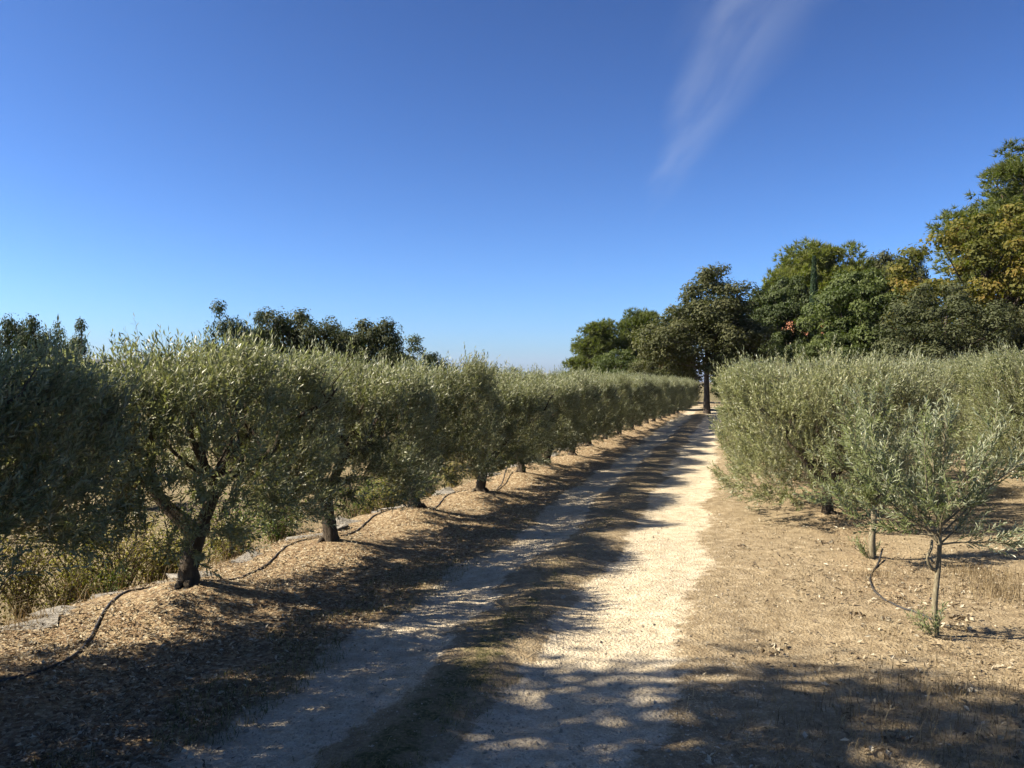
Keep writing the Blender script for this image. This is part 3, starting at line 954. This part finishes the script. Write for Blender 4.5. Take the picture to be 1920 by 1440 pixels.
# pines
T['pine'] = make_big(45, 8, [(0, 0, 4.4, 2.1, 2.0, 2.2), (-.8, 0, 3.0, 1.8, 1.6, 1.3), (.5, 0, 6.2, 1.4, 1.4, 1.6), (1.0, 0, 3.6, 1.6, 1.6, 1.4)], 95, 76000, .80, .30, 1.5, .18, 'pine', M['pine'], M['pine_bark'])
T['pine_top'] = make_big(46, 9, [(0, 0, 6.9, 2.5, 2.3, 1.6), (-1.6, 0, 6.0, 1.5, 1.5, 1.0), (1.6, .2, 6.2, 1.6, 1.5, 1.1)], 85, 70000, .85, .32, 4.0, .20, 'pine', M['pine_yellow'], M['pine_bark'])
T['pine_tall'] = make_big(47, 15, [(0, 0, 8.5, 3.0, 2.8, 3.4), (.4, 0, 12.2, 1.9, 1.9, 2.6), (-1.8, 0, 9.5, 1.7, 1.6, 1.3), (1.6, 0, 10.5, 1.8, 1.6, 1.5)], 150, 75000, .95, .34, 4.0, .28, 'pine', M['pine'], M['pine_bark'])
# small rough holm oaks with upright leaders, unit about 4 m
T['spiky'] = make_big(48, 4, [(0, 0, 1.9, 1.3, 1.2, 1.4), (-.35, 0, 3.1, .34, .34, 1.15), (.55, 0, 2.6, .38, .4, .95)], 90, 36000, .36, .068, .7, .09, mat=M['holm_blue'], shellness=.3, flat=.85)
T['spiky2'] = make_big(49, 4, [(0, 0, 1.9, 1.5, 1.3, 1.3), (-.8, 0, 2.5, .4, .45, .95), (.1, 0, 2.8, .42, .45, 1.1), (.9, 0, 2.3, .4, .45, .85)], 95, 38000, .36, .068, .7, .09, mat=M['holm_blue'], shellness=.3, flat=.85)


def make_cypress():
    r = np.random.default_rng(51)
    g, wood = Geo(), Geo()
    tube(wood, [(0, 0, -.2), (0, 0, 2), (0, 0, 6.6)], [.11, .08, .015], 8)
    n = 15000
    z = .5 + 6.6 * r.random(n)
    w = .40 * np.clip((z - .3) / .8, 0, 1) * np.clip((7.25 - z) / 5.2, 0, 1) ** .7
    a = r.random(n) * 6.283
    rr = w * (.55 + .5 * r.random(n)) * (1 + .25 * (fbm(a * 2, z * 2.5, 3) - .5))
    P = np.stack([np.cos(a) * rr, np.sin(a) * rr, z], -1)
    out = np.stack([np.cos(a), np.sin(a), 0 * a], -1)
    D = unit(out * .25 + [0, 0, 1] + r.normal(size=(n, 3)) * .22)
    add_leaves(g, P, D, unit(out + r.normal(size=(n, 3)) * .4), .16, .05, r.random(n))
    return Tree([('trunk', wood.mesh('trunk', M['bark'], True)), ('crown', g.mesh('crown', M['cypress']))])


T['cypress'] = make_cypress()
T['open'] = make_big(53, 7.2, [(0, 0, 4.6, 2.9, 2.7, 2.2), (-1.5, 0, 3.4, 1.7, 1.7, 1.2), (1.6, 0, 3.7, 1.7, 1.7, 1.3), (.2, 0, 5.8, 1.7, 1.7, 1.3)], 110, 38000, .70, .11, 1.6, .2, mat=M['holm'], shellness=.3, flat=.6)
def extent(t):
    me = t.parts[-1][1]
    v = np.empty(len(me.vertices) * 3, np.float32)
    me.vertices.foreach_get('co', v)
    v = v.reshape(-1, 3)
    lo, hi = np.percentile(v[:, 0], [.6, 99.4])
    return hi - lo, np.percentile(v[:, 2], 99.9)


EXT = {k: extent(t) for k, t in T.items()}


def big(kind, name, px, top, d, wpx, label, cat, group, leaf=None, rz=0.0):
    x, h = px_top(px, top, d)
    z0 = float(ground_h(np.array([x]), np.array([d]))[0])
    w, zt = EXT[kind]
    sz = (h - z0) / zt
    sx = 1.12 * wpx / F_PX * d / w
    o = T[kind].place(name, x, d, rz, (sx, sx, sz), dz=-.05, leaf=M[leaf] if leaf else None)
    tag(o, label, cat, group)
    return o


GW = 'trees of the wood at the end of the track'
big('pine', 'pine_tree', 1112, 600, 64, 100, 'rounded pine at the open end of the wood, against the pale sky', 'pine tree', GW)
big('pine', 'pine_tree', 1203, 577, 66, 105, 'taller pine between the rounded end pine and the big grey-green oak', 'pine tree', GW, rz=2.1)
big('round', 'oak_tree', 1165, 655, 60, 110, 'low bushy oak under the two end pines', 'oak tree', GW, 'oak_green', rz=1)
big('spread', 'oak_tree', 1268, 604, 54, 60, 'small rusty brown oak beside the big grey-green oak', 'oak tree', GW, 'oak_rust', rz=.5)
ox, oy = px_ground(1326, 776)
big('oak', 'oak_tree', 1326, 498, oy, 205, 'big grey-green oak with a dark bare trunk where the track ends', 'oak tree', GW)
big('round', 'oak_tree', 1245, 640, 50, 120, 'bushy oak crowding the near side of the big grey-green oak', 'oak tree', GW, 'oak_grey', rz=2.4)
big('spread', 'oak_tree', 1478, 518, 60, 130, 'deep green oak crown stepping up towards the flat-topped pine', 'oak tree', GW, 'oak_dark', rz=.9)
big('spread', 'oak_tree', 1446, 540, 50, 150, 'deep green oak between the big grey-green oak and the house', 'oak tree', GW, 'oak_dark', rz=2)
big('pine_top', 'pine_tree', 1541, 455, 64, 170, 'flat-topped yellow-green pine rising over the cypress', 'pine tree', GW)
big('cypress', 'cypress_tree', 1526, 478, 52, 22, 'thin dark cypress in front of the flat-topped pine', 'cypress tree', None)
big('spread', 'oak_tree', 1604, 505, 46, 195, 'bright green leafy tree hiding most of the house', 'leafy tree', GW, None, rz=1.2)
big('spread', 'oak_tree', 1668, 474, 66, 125, 'olive-green oak on the skyline behind the bright green leafy tree', 'oak tree', GW, 'oak_grey', rz=3.0)
big('oak', 'oak_tree', 1720, 466, 66, 80, 'dark oak on the skyline beside the golden oak', 'oak tree', GW, 'holm_blue', rz=2.2)
big('spread2', 'oak_tree', 1848, 392, 43, 300, 'large golden-brown autumn oak under the tall pine', 'oak tree', GW)
big('pine_tall', 'pine_tree', 1908, 266, 52, 235, 'tallest pine, towering over the golden autumn oak', 'pine tree', GW)
big('round', 'oak_tree', 1776, 530, 37, 225, 'dome-shaped dark holm oak in front of the golden oak', 'oak tree', GW)
big('round', 'oak_tree', 1940, 560, 36, 125, 'grey-brown oak at the picture edge beside the dome-shaped holm oak', 'oak tree', GW, 'oak_grey', rz=2)
big('round', 'oak_tree', 1500, 560, 70, 170, 'dark oak behind the house, under the cypress', 'oak tree', GW, 'oak_dark', rz=.7)
big('round', 'oak_tree', 1405, 565, 60, 130, 'dark oak close behind the big grey-green oak', 'oak tree', GW, 'oak_dark', rz=2.7)
big('round', 'oak_tree', 1398, 650, 52, 110, 'low dark bush of oak beside the bare oak trunk', 'oak tree', GW, 'oak_dark', rz=.3)
big('round', 'oak_tree', 1688, 572, 44, 100, 'small green oak wedged beside the dome-shaped holm oak', 'oak tree', GW, 'oak_grey', rz=1.9)
big('spread', 'oak_tree', 1556, 622, 42, 120, 'low green bush of oak just over the olive tops', 'oak tree', GW, 'oak_green', rz=.2)
big('round', 'oak_tree', 1452, 632, 46, 70, 'shadowy dark oak beside the house front', 'oak tree', GW, 'oak_dark', rz=1.2)
big('round', 'oak_tree', 1868, 590, 48, 110, 'dark oak in the gap behind the dome-shaped holm oak', 'oak tree', GW, 'holm_blue', rz=1.2)

GK = 'small dark oaks past the shaded olive row'
big('spiky2', 'oak_tree', 60, 588, 22, 110, 'small holm oak peeping over the olives by the picture edge', 'oak tree', GK)
big('spiky', 'oak_tree', 142, 598, 24, 90, 'thin-topped holm oak beside the one by the picture edge', 'oak tree', GK, rz=2)
big('spiky', 'oak_tree', 428, 564, 24, 105, 'spiky holm oak with the highest leader over the shaded olives', 'oak tree', GK)
big('spiky', 'oak_tree', 480, 585, 25, 95, 'lower dark holm oak leaning on the spiky one', 'oak tree', GK, rz=1.6)
big('spiky2', 'oak_tree', 565, 577, 26, 150, 'broad brownish holm oak with three leaders', 'oak tree', GK, 'holm', rz=.4)
big('spiky2', 'oak_tree', 682, 596, 27, 140, 'bushy brownish holm oak next past the three-leader oak', 'oak tree', GK, 'holm', rz=2.6)
big('round', 'oak_tree', 765, 628, 29, 135, 'rounded dark holm oak ending the group against the open sky', 'oak tree', GK, 'holm_blue', rz=1.1)
big('round', 'oak_tree', 505, 622, 27, 150, 'low dark oak filling the gap under the spiky and three-leader oaks', 'oak tree', GK, 'holm_blue', rz=.8)
big('round', 'oak_tree', 630, 618, 28, 130, 'low dark oak between the three-leader oak and the bushy brownish one', 'oak tree', GK, 'holm_blue', rz=2.9)
big('spiky2', 'oak_tree', 903, 678, 44, 70, 'brown oak top just showing over the olive row', 'oak tree', GK, 'oak_grey', rz=.2)
big('spiky', 'oak_tree', 952, 688, 46, 70, 'faint dark oak top beside the brown one over the olive row', 'oak tree', GK, 'holm', rz=2)

# the tall oak outside the frame whose dappled shade covers the foreground
o = T['open'].place('oak_tree', -7.0, 1.35, .4, (1.18, 1.18, 1.36))
tag(o, 'tall oak on the bank outside the frame, casting the dappled foreground shade', 'oak tree')

# ------------------------------------------------------------------ shrubs on the bank


def make_shrub(seed, nst, h, w, leaf, n_per):
    r = np.random.default_rng(seed)
    wood, g = Geo(), Geo()
    for k in range(nst):
        if k == nst * 2 // 3:
            n_per = n_per // 4                       # the last stems stand nearly bare
        a = r.random() * 6.28
        e = np.array([math.cos(a) * w * r.random() ** .6, math.sin(a) * w * r.random() ** .6, h * (.55 + .5 * r.random())])
        Q = spline([(r.normal() * .03, r.normal() * .03, -.05), e * [.35, .35, .5] + r.normal(size=3) * .04, e], 10)
        tube(wood, Q, np.linspace(.010, .002, 10), 5, seed=k)
        i = r.integers(2, 10, n_per)
        P = Q[i] + r.normal(size=(n_per, 3)) * [.09, .09, .07] * (h)
        Nn = unit(r.normal(size=(n_per, 3)) * .7 + [0, 0, .7])
        D = perp(Nn, r)
        sz = leaf * (.6 + .8 * r.random(n_per))
        add_leaves(g, P, D, Nn, sz, sz * .6, np.clip(.6 * r.random(n_per) + .4 * r.random(), 0, 1), 0, True)
    return Tree([('stems', wood.mesh('stems', M['stem'], True)), ('foliage', g.mesh('foliage', M['shrub_g']))])


shr = [make_shrub(61, 36, 1.0, .62, .034, 80), make_shrub(62, 32, 1.0, .55, .038, 70)]
GB = 'shrubs on the bank behind the shaded olive row'
shrubs = [
    (-70, 1125, 1.1, 'shrub_b', 'brown thicket at the picture edge, half hidden by the cut-off olive'),
    (40, 1098, .85, 'shrub_b', 'brownish shrub rising out of the dry grass at the picture edge'),
    (118, 1108, .55, 'shrub_y', 'low yellowing shrub at the edge of the stone ledge'),
    (150, 1078, .80, 'shrub_y', 'tall yellow-leaved shrub behind the rust-coloured one'),
    (143, 1096, .36, 'shrub_r', 'small rust-orange shrub by the stone ledge'),
    (222, 1078, .85, 'shrub_b', 'twiggy shrub with bare dark stems near the thick olive trunk'),
    (198, 1092, .42, 'shrub_g', 'low green shrub at the foot of the twiggy shrub'),
    (290, 1056, .70, 'shrub_y', 'yellow-green shrub just beside the thick olive trunk'),
    (430, 1030, .62, 'shrub_b', 'pale shrub in the gap between the first two olive trunks'),
    (520, 1008, .58, 'shrub_g', 'green shrub under the boughs before the second olive trunk'),
    (690, 950, .62, 'shrub_y', 'bright yellow shrub between the second and third olive trunks'),
    (660, 958, .62, 'shrub_g', 'dark green shrub left of the bright yellow shrub'),
    (740, 938, .55, 'shrub_y', 'yellow-green shrub touching the leaning olive trunk'),
    (805, 918, .60, 'shrub_g', 'green shrub just past the leaning olive trunk'),
    (850, 905, .62, 'shrub_y', 'yellowish shrub before the fourth olive trunk'),
    (935, 880, .72, 'shrub_g', 'lush green shrub between the fourth and fifth olive trunks'),
    (960, 872, .75, 'shrub_g', 'green shrub close behind the fifth olive trunk'),
    (1045, 850, .8, 'shrub_g', 'far green shrub behind the seventh olive trunk'),
]
back = ['behind the stone ledge by the picture edge', 'behind the thick forked olive', 'in the gap past the thick forked olive', 'behind the second olive trunk', 'past the second olive trunk', 'behind the leaning olive',
        'past the leaning olive', 'behind the fourth olive trunk', 'past the fourth olive trunk', 'behind the fifth olive trunk', 'behind the sixth olive trunk', 'past the seventh olive trunk', 'behind the eighth olive trunk', 'behind the tenth olive trunk']
for i, w in enumerate(back):
    dd = 8.6 + i * 1.45
    xx = SL * dd + float(row_u(dd)) - 1.75 - .35 * (i % 3)
    col = ('shrub_y', 'shrub_g', 'shrub_b', 'shrub_g')[i % 4]
    word = {'shrub_y': 'tall yellowing bush', 'shrub_g': 'tall green bush', 'shrub_b': 'tall brown bush'}[col]
    o = shr[i % 2].place('shrub', xx, dd, i * 2.3, (1.15, 1.15, .68 + .1 * (i % 3)), leaf=M[col])
    tag(o, word + ' ' + w, 'shrub', GB)
far_b = ['seen under the cut-off olive', 'far behind the thick forked olive', 'deep in the gap past the thick forked olive', 'far behind the second olive trunk', 'deep behind the leaning olive',
         'far past the leaning olive', 'far behind the fourth olive trunk', 'far behind the fifth olive trunk', 'far behind the seventh olive trunk', 'far behind the ninth olive trunk']
for i, w in enumerate(far_b):
    dd = 8.5 + i * 2.0
    xx = SL * dd + float(row_u(dd)) - (4.2 if i > 3 else 6.8) - .8 * (i % 3)
    o = shr[i % 2].place('shrub', xx, dd, i * 1.3, (2.0, 2.0, (1.6 if i > 3 else 1.35) + .2 * (i % 2)), leaf=M[('shrub_b', 'oak_grey', 'shrub_g')[i % 3]])
    tag(o, ('big brown thicket ', 'big dull green thicket ', 'big leafy green thicket ')[i % 3] + w, 'shrub', GB)
for i, (px, py, h, mt, lb) in enumerate(shrubs):
    p = px_ground(px, py, -.12)
    o = shr[i % 2].place('shrub', p[0], p[1], i * 1.7, (h * 1.05, h * 1.05, h), leaf=M[mt])
    tag(o, lb, 'shrub', GB)

# ------------------------------------------------------------------ stone edge behind the olive row


def rock_mesh(seed, flat=.45):
    import bmesh
    r = np.random.default_rng(seed)
    bm = bmesh.new()
    bmesh.ops.create_cube(bm, size=1)
    bmesh.ops.bevel(bm, geom=list(bm.edges), offset=.16, segments=1, affect='EDGES')
    for v in bm.verts:
        v.co += Vector(r.normal(size=3) * .085)
        v.co.z *= flat
    me = bpy.data.meshes.new('stone')
    bm.to_mesh(me)
    bm.free()
    me.materials.append(M['ledge'])
    a = me.attributes.new('rnd', 'FLOAT', 'POINT')
    a.data.foreach_set('value', np.full(len(me.vertices), r.random(), np.float32))
    return me


rocks = [rock_mesh(70 + k) for k in range(6)]
edge = link('stone_edging', None)
edge.location = at(*(row_left[0] + np.array([-.6, 0])))
tag(edge, 'low edging of flat grey stones along the bank behind the shaded olives', 'stone edging')
d = 3.6
k = 0
r_ = np.random.default_rng(9)
while d < 24:
    w = .20 + .22 * r_.random()
    if r_.random() < .62:
        x = SL * d + float(row_u(d)) - .66 + r_.normal() * .09
        o = link('stone', rocks[k % 6], edge)
        o.location = at(x, d, -.022 - .02 * r_.random()) - edge.location
        o.rotation_euler = (r_.normal() * .14, r_.normal() * .14, ROW_RZ + r_.normal() * .35 + (k % 2) * math.pi)
        o.scale = (w * 1.1, .16 + .16 * r_.random(), .13 + .10 * r_.random())
        k += 1
    d += w * .98

# single pale stones on the track
for (px, py, s, lb) in [(1021, 1183, .030, 'white stone lying at the grass edge of the bright wheel track'), (880, 1187, .03, 'pale stone on the shaded rut edge near the grass strip'),
                        (1060, 1045, .035, 'pale stone on the grass strip between the wheel tracks')]:
    p = px_ground(px, py)
    o = link('stone', rocks[int(px) % 6])
    o.location = at(p[0], p[1], s * .25)
    o.scale = (s * 1.5, s * 1.2, s * 1.6)
    o.rotation_euler = (.1, .2, px * .7)
    tag(o, lb, 'stone')


# ------------------------------------------------------------------ irrigation hoses
def hose(pix, label, rad=.0085, lift=None, z=0.0):
    P2 = np.array([px_ground(a, b, z) for a, b in pix])
    P2 = spline(np.c_[P2, np.zeros(len(P2))], 60)
    z = ground_h(P2[:, 0], P2[:, 1]) + rad * .7
    if lift is not None:
        z += np.interp(np.linspace(0, 1, 60), *lift)
    P = np.c_[P2[:, :2], z]
    g = Geo()
    o0 = P[0].copy()
    tube(g, P - o0, rad, 8)
    o = link('irrigation_hose', g.mesh('irrigation_hose', M['hose'], True), loc=o0)
    tag(o, label, 'hose', 'black irrigation hoses lying along the olive rows')


hose([(-60, 1285), (0, 1271), (70, 1252), (130, 1226), (165, 1194), (190, 1160), (225, 1125), (262, 1108), (310, 1100)], 'long black hose curving over the leaf litter to the thick olive trunk', z=.06)
hose([(400, 1085), (450, 1070), (500, 1048), (545, 1022), (600, 1010)], 'black hose crossing the earth between the first and second olive trunks', z=.08)
hose([(640, 1000), (668, 985), (700, 966), (740, 955), (770, 950)], 'black hose running from the second olive trunk to the leaning one', z=.08)
hose([(812, 945), (830, 930), (850, 920), (880, 912)], 'short black hose between the leaning olive and the next trunk', z=.08)
hose([(928, 917), (940, 906), (952, 895)], 'stub of black hose sticking up past the fourth olive trunk', z=.06, lift=([0, .5, 1], [0, .02, .10]))
hose([(1655, 1044), (1648, 1056), (1635, 1070), (1632, 1085), (1645, 1105), (1680, 1128), (1715, 1142), (1752, 1160)], 'black hose looping from its upturned end to the young olive foot', lift=([0, .06, .2, 1], [.07, .04, 0, 0]))

# ------------------------------------------------------------------ house behind the trees


def box(g, x0, x1, y0, y1, z0, z1, mat=0):
    v = [(x, y, z) for z in (z0, z1) for y in (y0, y1) for x in (x0, x1)]
    g.add(v, [(0, 2, 3, 1), (4, 5, 7, 6), (0, 1, 5, 4), (2, 6, 7, 3), (0, 4, 6, 2), (1, 3, 7, 5)], None, mat)


def one(name, mat, parent, *b):
    g = Geo()
    for q in b:
        box(g, *q)
    return link(name, g.mesh(name, mat), parent)


hd = 58.0
house = link('house', None)
house.location = at((1545 - 960) / F_PX * hd, hd, -.1)
house.rotation_euler = (0, 0, .25)
tag(house, 'ochre house with terracotta roof almost hidden among the trees', 'house')
W, Dp, EV, RG = 4.6, 3.4, 4.4, 5.6
g = Geo()
box(g, -W, W, -Dp, Dp, 0, EV)
g.add([(-W, -Dp, EV), (-W, Dp, EV), (-W, 0, RG - .1), (W, -Dp, EV), (W, Dp, EV), (W, 0, RG - .1)], None, [(0, 2, 1), (3, 4, 5)])
link('wall', g.mesh('wall', M['wall']), house)
g = Geo()
for s in (-1, 1):
    nt_ = 40                                           # rows of barrel tiles running down the slope
    for k in range(nt_):
        x = -W - .3 + (2 * W + .6) * (k + .5) / nt_
        tube(g, [(x, s * (Dp + .45), EV - .12), (x, s * .02, RG + .06)], .135, 6, seed=k)
roof = link('roof', g.mesh('roof', M['tile'], True), house)
cg = Geo()
box(cg, 2.2, 2.9, .6, 1.2, RG - 1.0, RG + .7)
box(cg, 2.1, 3.0, .5, 1.3, RG + .702, RG + .82)
link('chimney', cg.mesh('chimney', M['wall']), roof)
for (x, z) in ((-3.2, .9), (-3.2, 3.1), (-.6, 3.1), (2.4, 3.1), (2.4, .9)):
    w = one('window', M['shutter'], house, (x - .5, x + .5, -Dp - .05, -Dp + .02, z, z + .06), (x - .5, x + .5, -Dp - .05, -Dp + .02, z + 1.2, z + 1.26), (x - .03, x + .03, -Dp - .05, -Dp + .02, z + .062, z + 1.198))
    one('pane', M['pane'], w, (x - .48, x + .48, -Dp - .025, -Dp + .01, z + .063, z + 1.197))
    one('shutter', M['shutter'], w, (x - 1.02, x - .53, -Dp - .07, -Dp - .01, z, z + 1.25))
    one('shutter', M['shutter'], w, (x + .53, x + 1.02, -Dp - .07, -Dp - .01, z, z + 1.25))
one('door', M['shutter'], house, (-1.1, -.1, -Dp - .06, -Dp + .02, 0, 2.15))


# ------------------------------------------------------------------ ground cover: gravel, litter, grass
def scatter(n, u0, u1, d0, d1, r, power=1.0):
    """Random ground points, denser near the viewer's end."""
    t = r.random(n)
    if power == 1:
        d = d0 * (d1 / d0) ** t
    else:
        d = 1 / (1 / d0 + (1 / d1 - 1 / d0) * t)
    u = u0 + (u1 - u0) * r.random(n)
    return SL * d + u, d


r = np.random.default_rng(91)
octv = np.array([(1, 0, 0), (0, 1, 0), (-1, 0, 0), (0, -1, 0), (0, 0, 1), (0, 0, -1)], float)
octf = np.array([(0, 1, 4), (1, 2, 4), (2, 3, 4), (3, 0, 4), (1, 0, 5), (2, 1, 5), (3, 2, 5), (0, 3, 5)])


def add_stones(g, x, y, size, r):
    n = len(x)
    z = ground_h(x, y)
    ang = r.random(n) * 6.28
    sc = size[:, None] * (.6 + .8 * r.random((n, 3))) * [1, 1, .62]
    v = octv[None] + r.normal(size=(n, 6, 3)) * .22
    v = v * sc[:, None, :]
    c, s = np.cos(ang)[:, None], np.sin(ang)[:, None]
    v = np.stack([v[..., 0] * c - v[..., 1] * s, v[..., 0] * s + v[..., 1] * c, v[..., 2]], -1)
    v += np.stack([x, y, z + size * .2], -1)[:, None, :]
    f = (np.arange(n)[:, None, None] * 6 + octf[None]).reshape(-1, 3)
    g.add(v.reshape(-1, 3), None, f, 0, np.repeat(r.random(n), 6))


g = Geo()
x, y = scatter(42000, -2.7, .5, 2.7, 22, r, 2)
l_, r_m = track_masks(x, y)
pk = np.maximum(l_, r_m)
u = x - SL * y
edge_ = np.exp(-((u + .1) / .25) ** 2) + .8 * np.exp(-((u + 1.9) / .2) ** 2) + .5 * np.exp(-((u + 1.2) / .12) ** 2)
keep = r.random(len(x)) < np.clip(.05 + .42 * pk + .28 * edge_, 0, 1)
x, y = x[keep], y[keep]
add_stones(g, x, y, 0.003 + .0065 * r.random(len(x)) ** 2.5 + .010 * (r.random(len(x)) < .012), r)
tag(link('gravel', g.mesh('gravel', M['stone'])), 'loose limestone gravel strewn over both wheel tracks', 'gravel', kind='stuff')


def ground_leaves(g, x, y, size, aspect, r, tilt=.55, lift=.008):
    n = len(x)
    Nn = unit(np.stack([r.normal(size=n) * tilt, r.normal(size=n) * tilt, np.ones(n)], -1))
    D = perp(Nn, r)
    P = np.stack([x, y, ground_h(x, y) + lift * (1 + r.random(n))], -1)
    add_leaves(g, P - D * (size * .5)[:, None], D, Nn, size, size * aspect, r.random(n), 0, False, .25 + .0 * size[0])


g = Geo()
x, y = scatter(74000, -5.2, -2.1, 2.8, 34, r, 2)
u = x - SL * y
ru = row_u(y)
dens = sstep(-2.15 - u, 0, .9) * (1 - .9 * sstep(ru - .75 - u, 0, .4)) * (.12 + .88 * sstep(fbm(x * 1.6, y * 1.6, 8), .36, .62))
keep = r.random(len(x)) < dens
x, y = x[keep], y[keep]
ground_leaves(g, x, y, .012 + .032 * r.random(len(x)) ** 1.5, .22 + .3 * r.random(len(x)), r)
x, y = scatter(34000, -.15, 5.5, 2.9, 26, r, 2)
u = x - SL * y
dens = (.12 + .8 * np.exp(-((u - 1.7) / 1.1) ** 2) * sstep(y, 4, 7) + .35 * sstep(u, 1.5, 3)) * (.2 + .8 * sstep(fbm(x * 1.5, y * 1.5, 18), .35, .6))
keep = r.random(len(x)) < dens
x, y = x[keep], y[keep]
ground_leaves(g, x, y, .022 + .028 * r.random(len(x)), .30 + .3 * r.random(len(x)), r)
cxy = scatter(26, .0, 3.0, 3.6, 9, r, 2)                   # little drifts of curled oak leaves
x = np.repeat(cxy[0], 16) + r.normal(size=416) * .035
y = np.repeat(cxy[1], 16) + r.normal(size=416) * .035
ground_leaves(g, x, y, .026 + .02 * r.random(len(x)), .5 + .3 * r.random(len(x)), r, 1.2, .012)
tag(link('leaf_litter', g.mesh('leaf_litter', M['litter'])), 'fallen dry tan leaves covering the earth under the olives', 'leaf litter', kind='stuff')


def blades(g, x, y, h, r, lean=.9, w=.0022):
    n = len(x)
    a = r.random(n) * 6.28
    P = np.stack([x, y, ground_h(x, y) - .004], -1)
    out = np.stack([np.cos(a), np.sin(a), np.zeros(n)], -1)
    ln = lean * (.3 + r.random(n))
    Sd = np.stack([-np.sin(a + .6), np.cos(a + .6), np.zeros(n)], -1) * w
    m_ = P + (out * (ln * .25)[:, None] + [0, 0, .62]) * h[:, None]
    t_ = P + (out * (ln)[:, None] + [0, 0, .95]) * h[:, None] - np.array([0, 0, 1]) * (ln * .3 * h)[:, None]
    v = np.stack([P - Sd, P + Sd, m_ + Sd * .7, m_ - Sd * .7, t_], 1)
    b = np.arange(n)[:, None] * 5
    g.add(v.reshape(-1, 3), b + [0, 1, 2, 3], b + [3, 2, 4], 0, np.repeat(r.random(n), 5))


g = Geo()
x, y = scatter(48000, -.25, 5.0, 2.8, 18, r, 2)
u = x - SL * y
dens = sstep(u, -.3, .3) * (.18 + .82 * sstep(fbm(x * 1.1, y * 1.1, 28), .42, .62))
keep = r.random(len(x)) < dens
x, y = x[keep], y[keep]
blades(g, x, y, (.018 + .045 * r.random(len(x)) ** 2), r, 1.9, .0016)
for (px, py, rad, n, h) in [(1900, 1110, .22, 700, .16), (1840, 1075, .2, 500, .13), (1700, 1290, .25, 260, .14), (1560, 1330, .3, 220, .12), (1880, 1330, .3, 300, .12), (1800, 1400, .3, 240, .12), (1640, 1075, .1, 160, .08)]:
    p = px_ground(px, py)
    blades(g, p[0] + r.normal(size=n) * rad, p[1] + r.normal(size=n) * rad, h * (.3 + .9 * r.random(n)), r, .8, .0016)
x, y = scatter(70, -.2, 3.6, 3.2, 7, r, 2)          # single dry stalks
blades(g, x, y, .12 + .22 * r.random(len(x)), r, .9, .0011)
# straw standing on the bank past the stone edge
x, y = scatter(20000, -8.5, -4.4, 4.2, 26, r, 2)
u = x - SL * y
keep = (u < row_u(y) - .5) & (r.random(len(x)) < .08 + .92 * sstep(fbm(x * 1.3, y * 1.3, 58), .45, .62))
x, y = x[keep], y[keep]
blades(g, x, y, .04 + .26 * r.random(len(x)) ** 2.2, r, 1.1, .0022)
tag(link('dry_grass', g.mesh('dry_grass', M['straw'])), 'short dry straw-coloured grass scattered over the orchard floor', 'dry grass', kind='stuff')

g = Geo()
x, y = scatter(34000, -1.95, -1.05, 2.7, 26, r, 2)
u = x - SL * y
dens = np.exp(-((u + 1.48 + (fbm(x * .7, y * .7, 43) - .5) * .22) / .21) ** 2) * (.06 + .94 * sstep(fbm(x * 1.7, y * 1.7, 38), .46, .64))
keep = r.random(len(x)) < dens
x, y = x[keep], y[keep]
blades(g, x, y, .012 + .045 * r.random(len(x)) ** 2.2, r, 2.0, .0016)
x, y = scatter(9000, -3.0, -2.3, 2.7, 14, r, 2)
keep = fbm(x * 1.4, y * 1.4, 48) > .48
blades(g, x[keep], y[keep], .02 + .05 * r.random(int(keep.sum())), r, 1.4, .0018)
tag(link('strip_grass', g.mesh('strip_grass', M['grass'])), 'low green and straw grass growing between the wheel tracks', 'grass', kind='stuff')

# ------------------------------------------------------------------ haze
g = Geo()
box(g, -6000, 6000, -300, 7000, -12, 170)
hz, nt = new_mat('haze')
pv = N(nt, 'ShaderNodeVolumePrincipled')
pv.inputs['Color'].default_value = (.55, .56, .80, 1)
pv.inputs['Density'].default_value = 0.6e-4
o = N(nt, 'ShaderNodeOutputMaterial')
nt.links.new(pv.outputs[0], o.inputs['Volume'])
tag(link('haze', g.mesh('haze', hz)), 'thin blue haze over the far land', 'haze', kind='stuff')
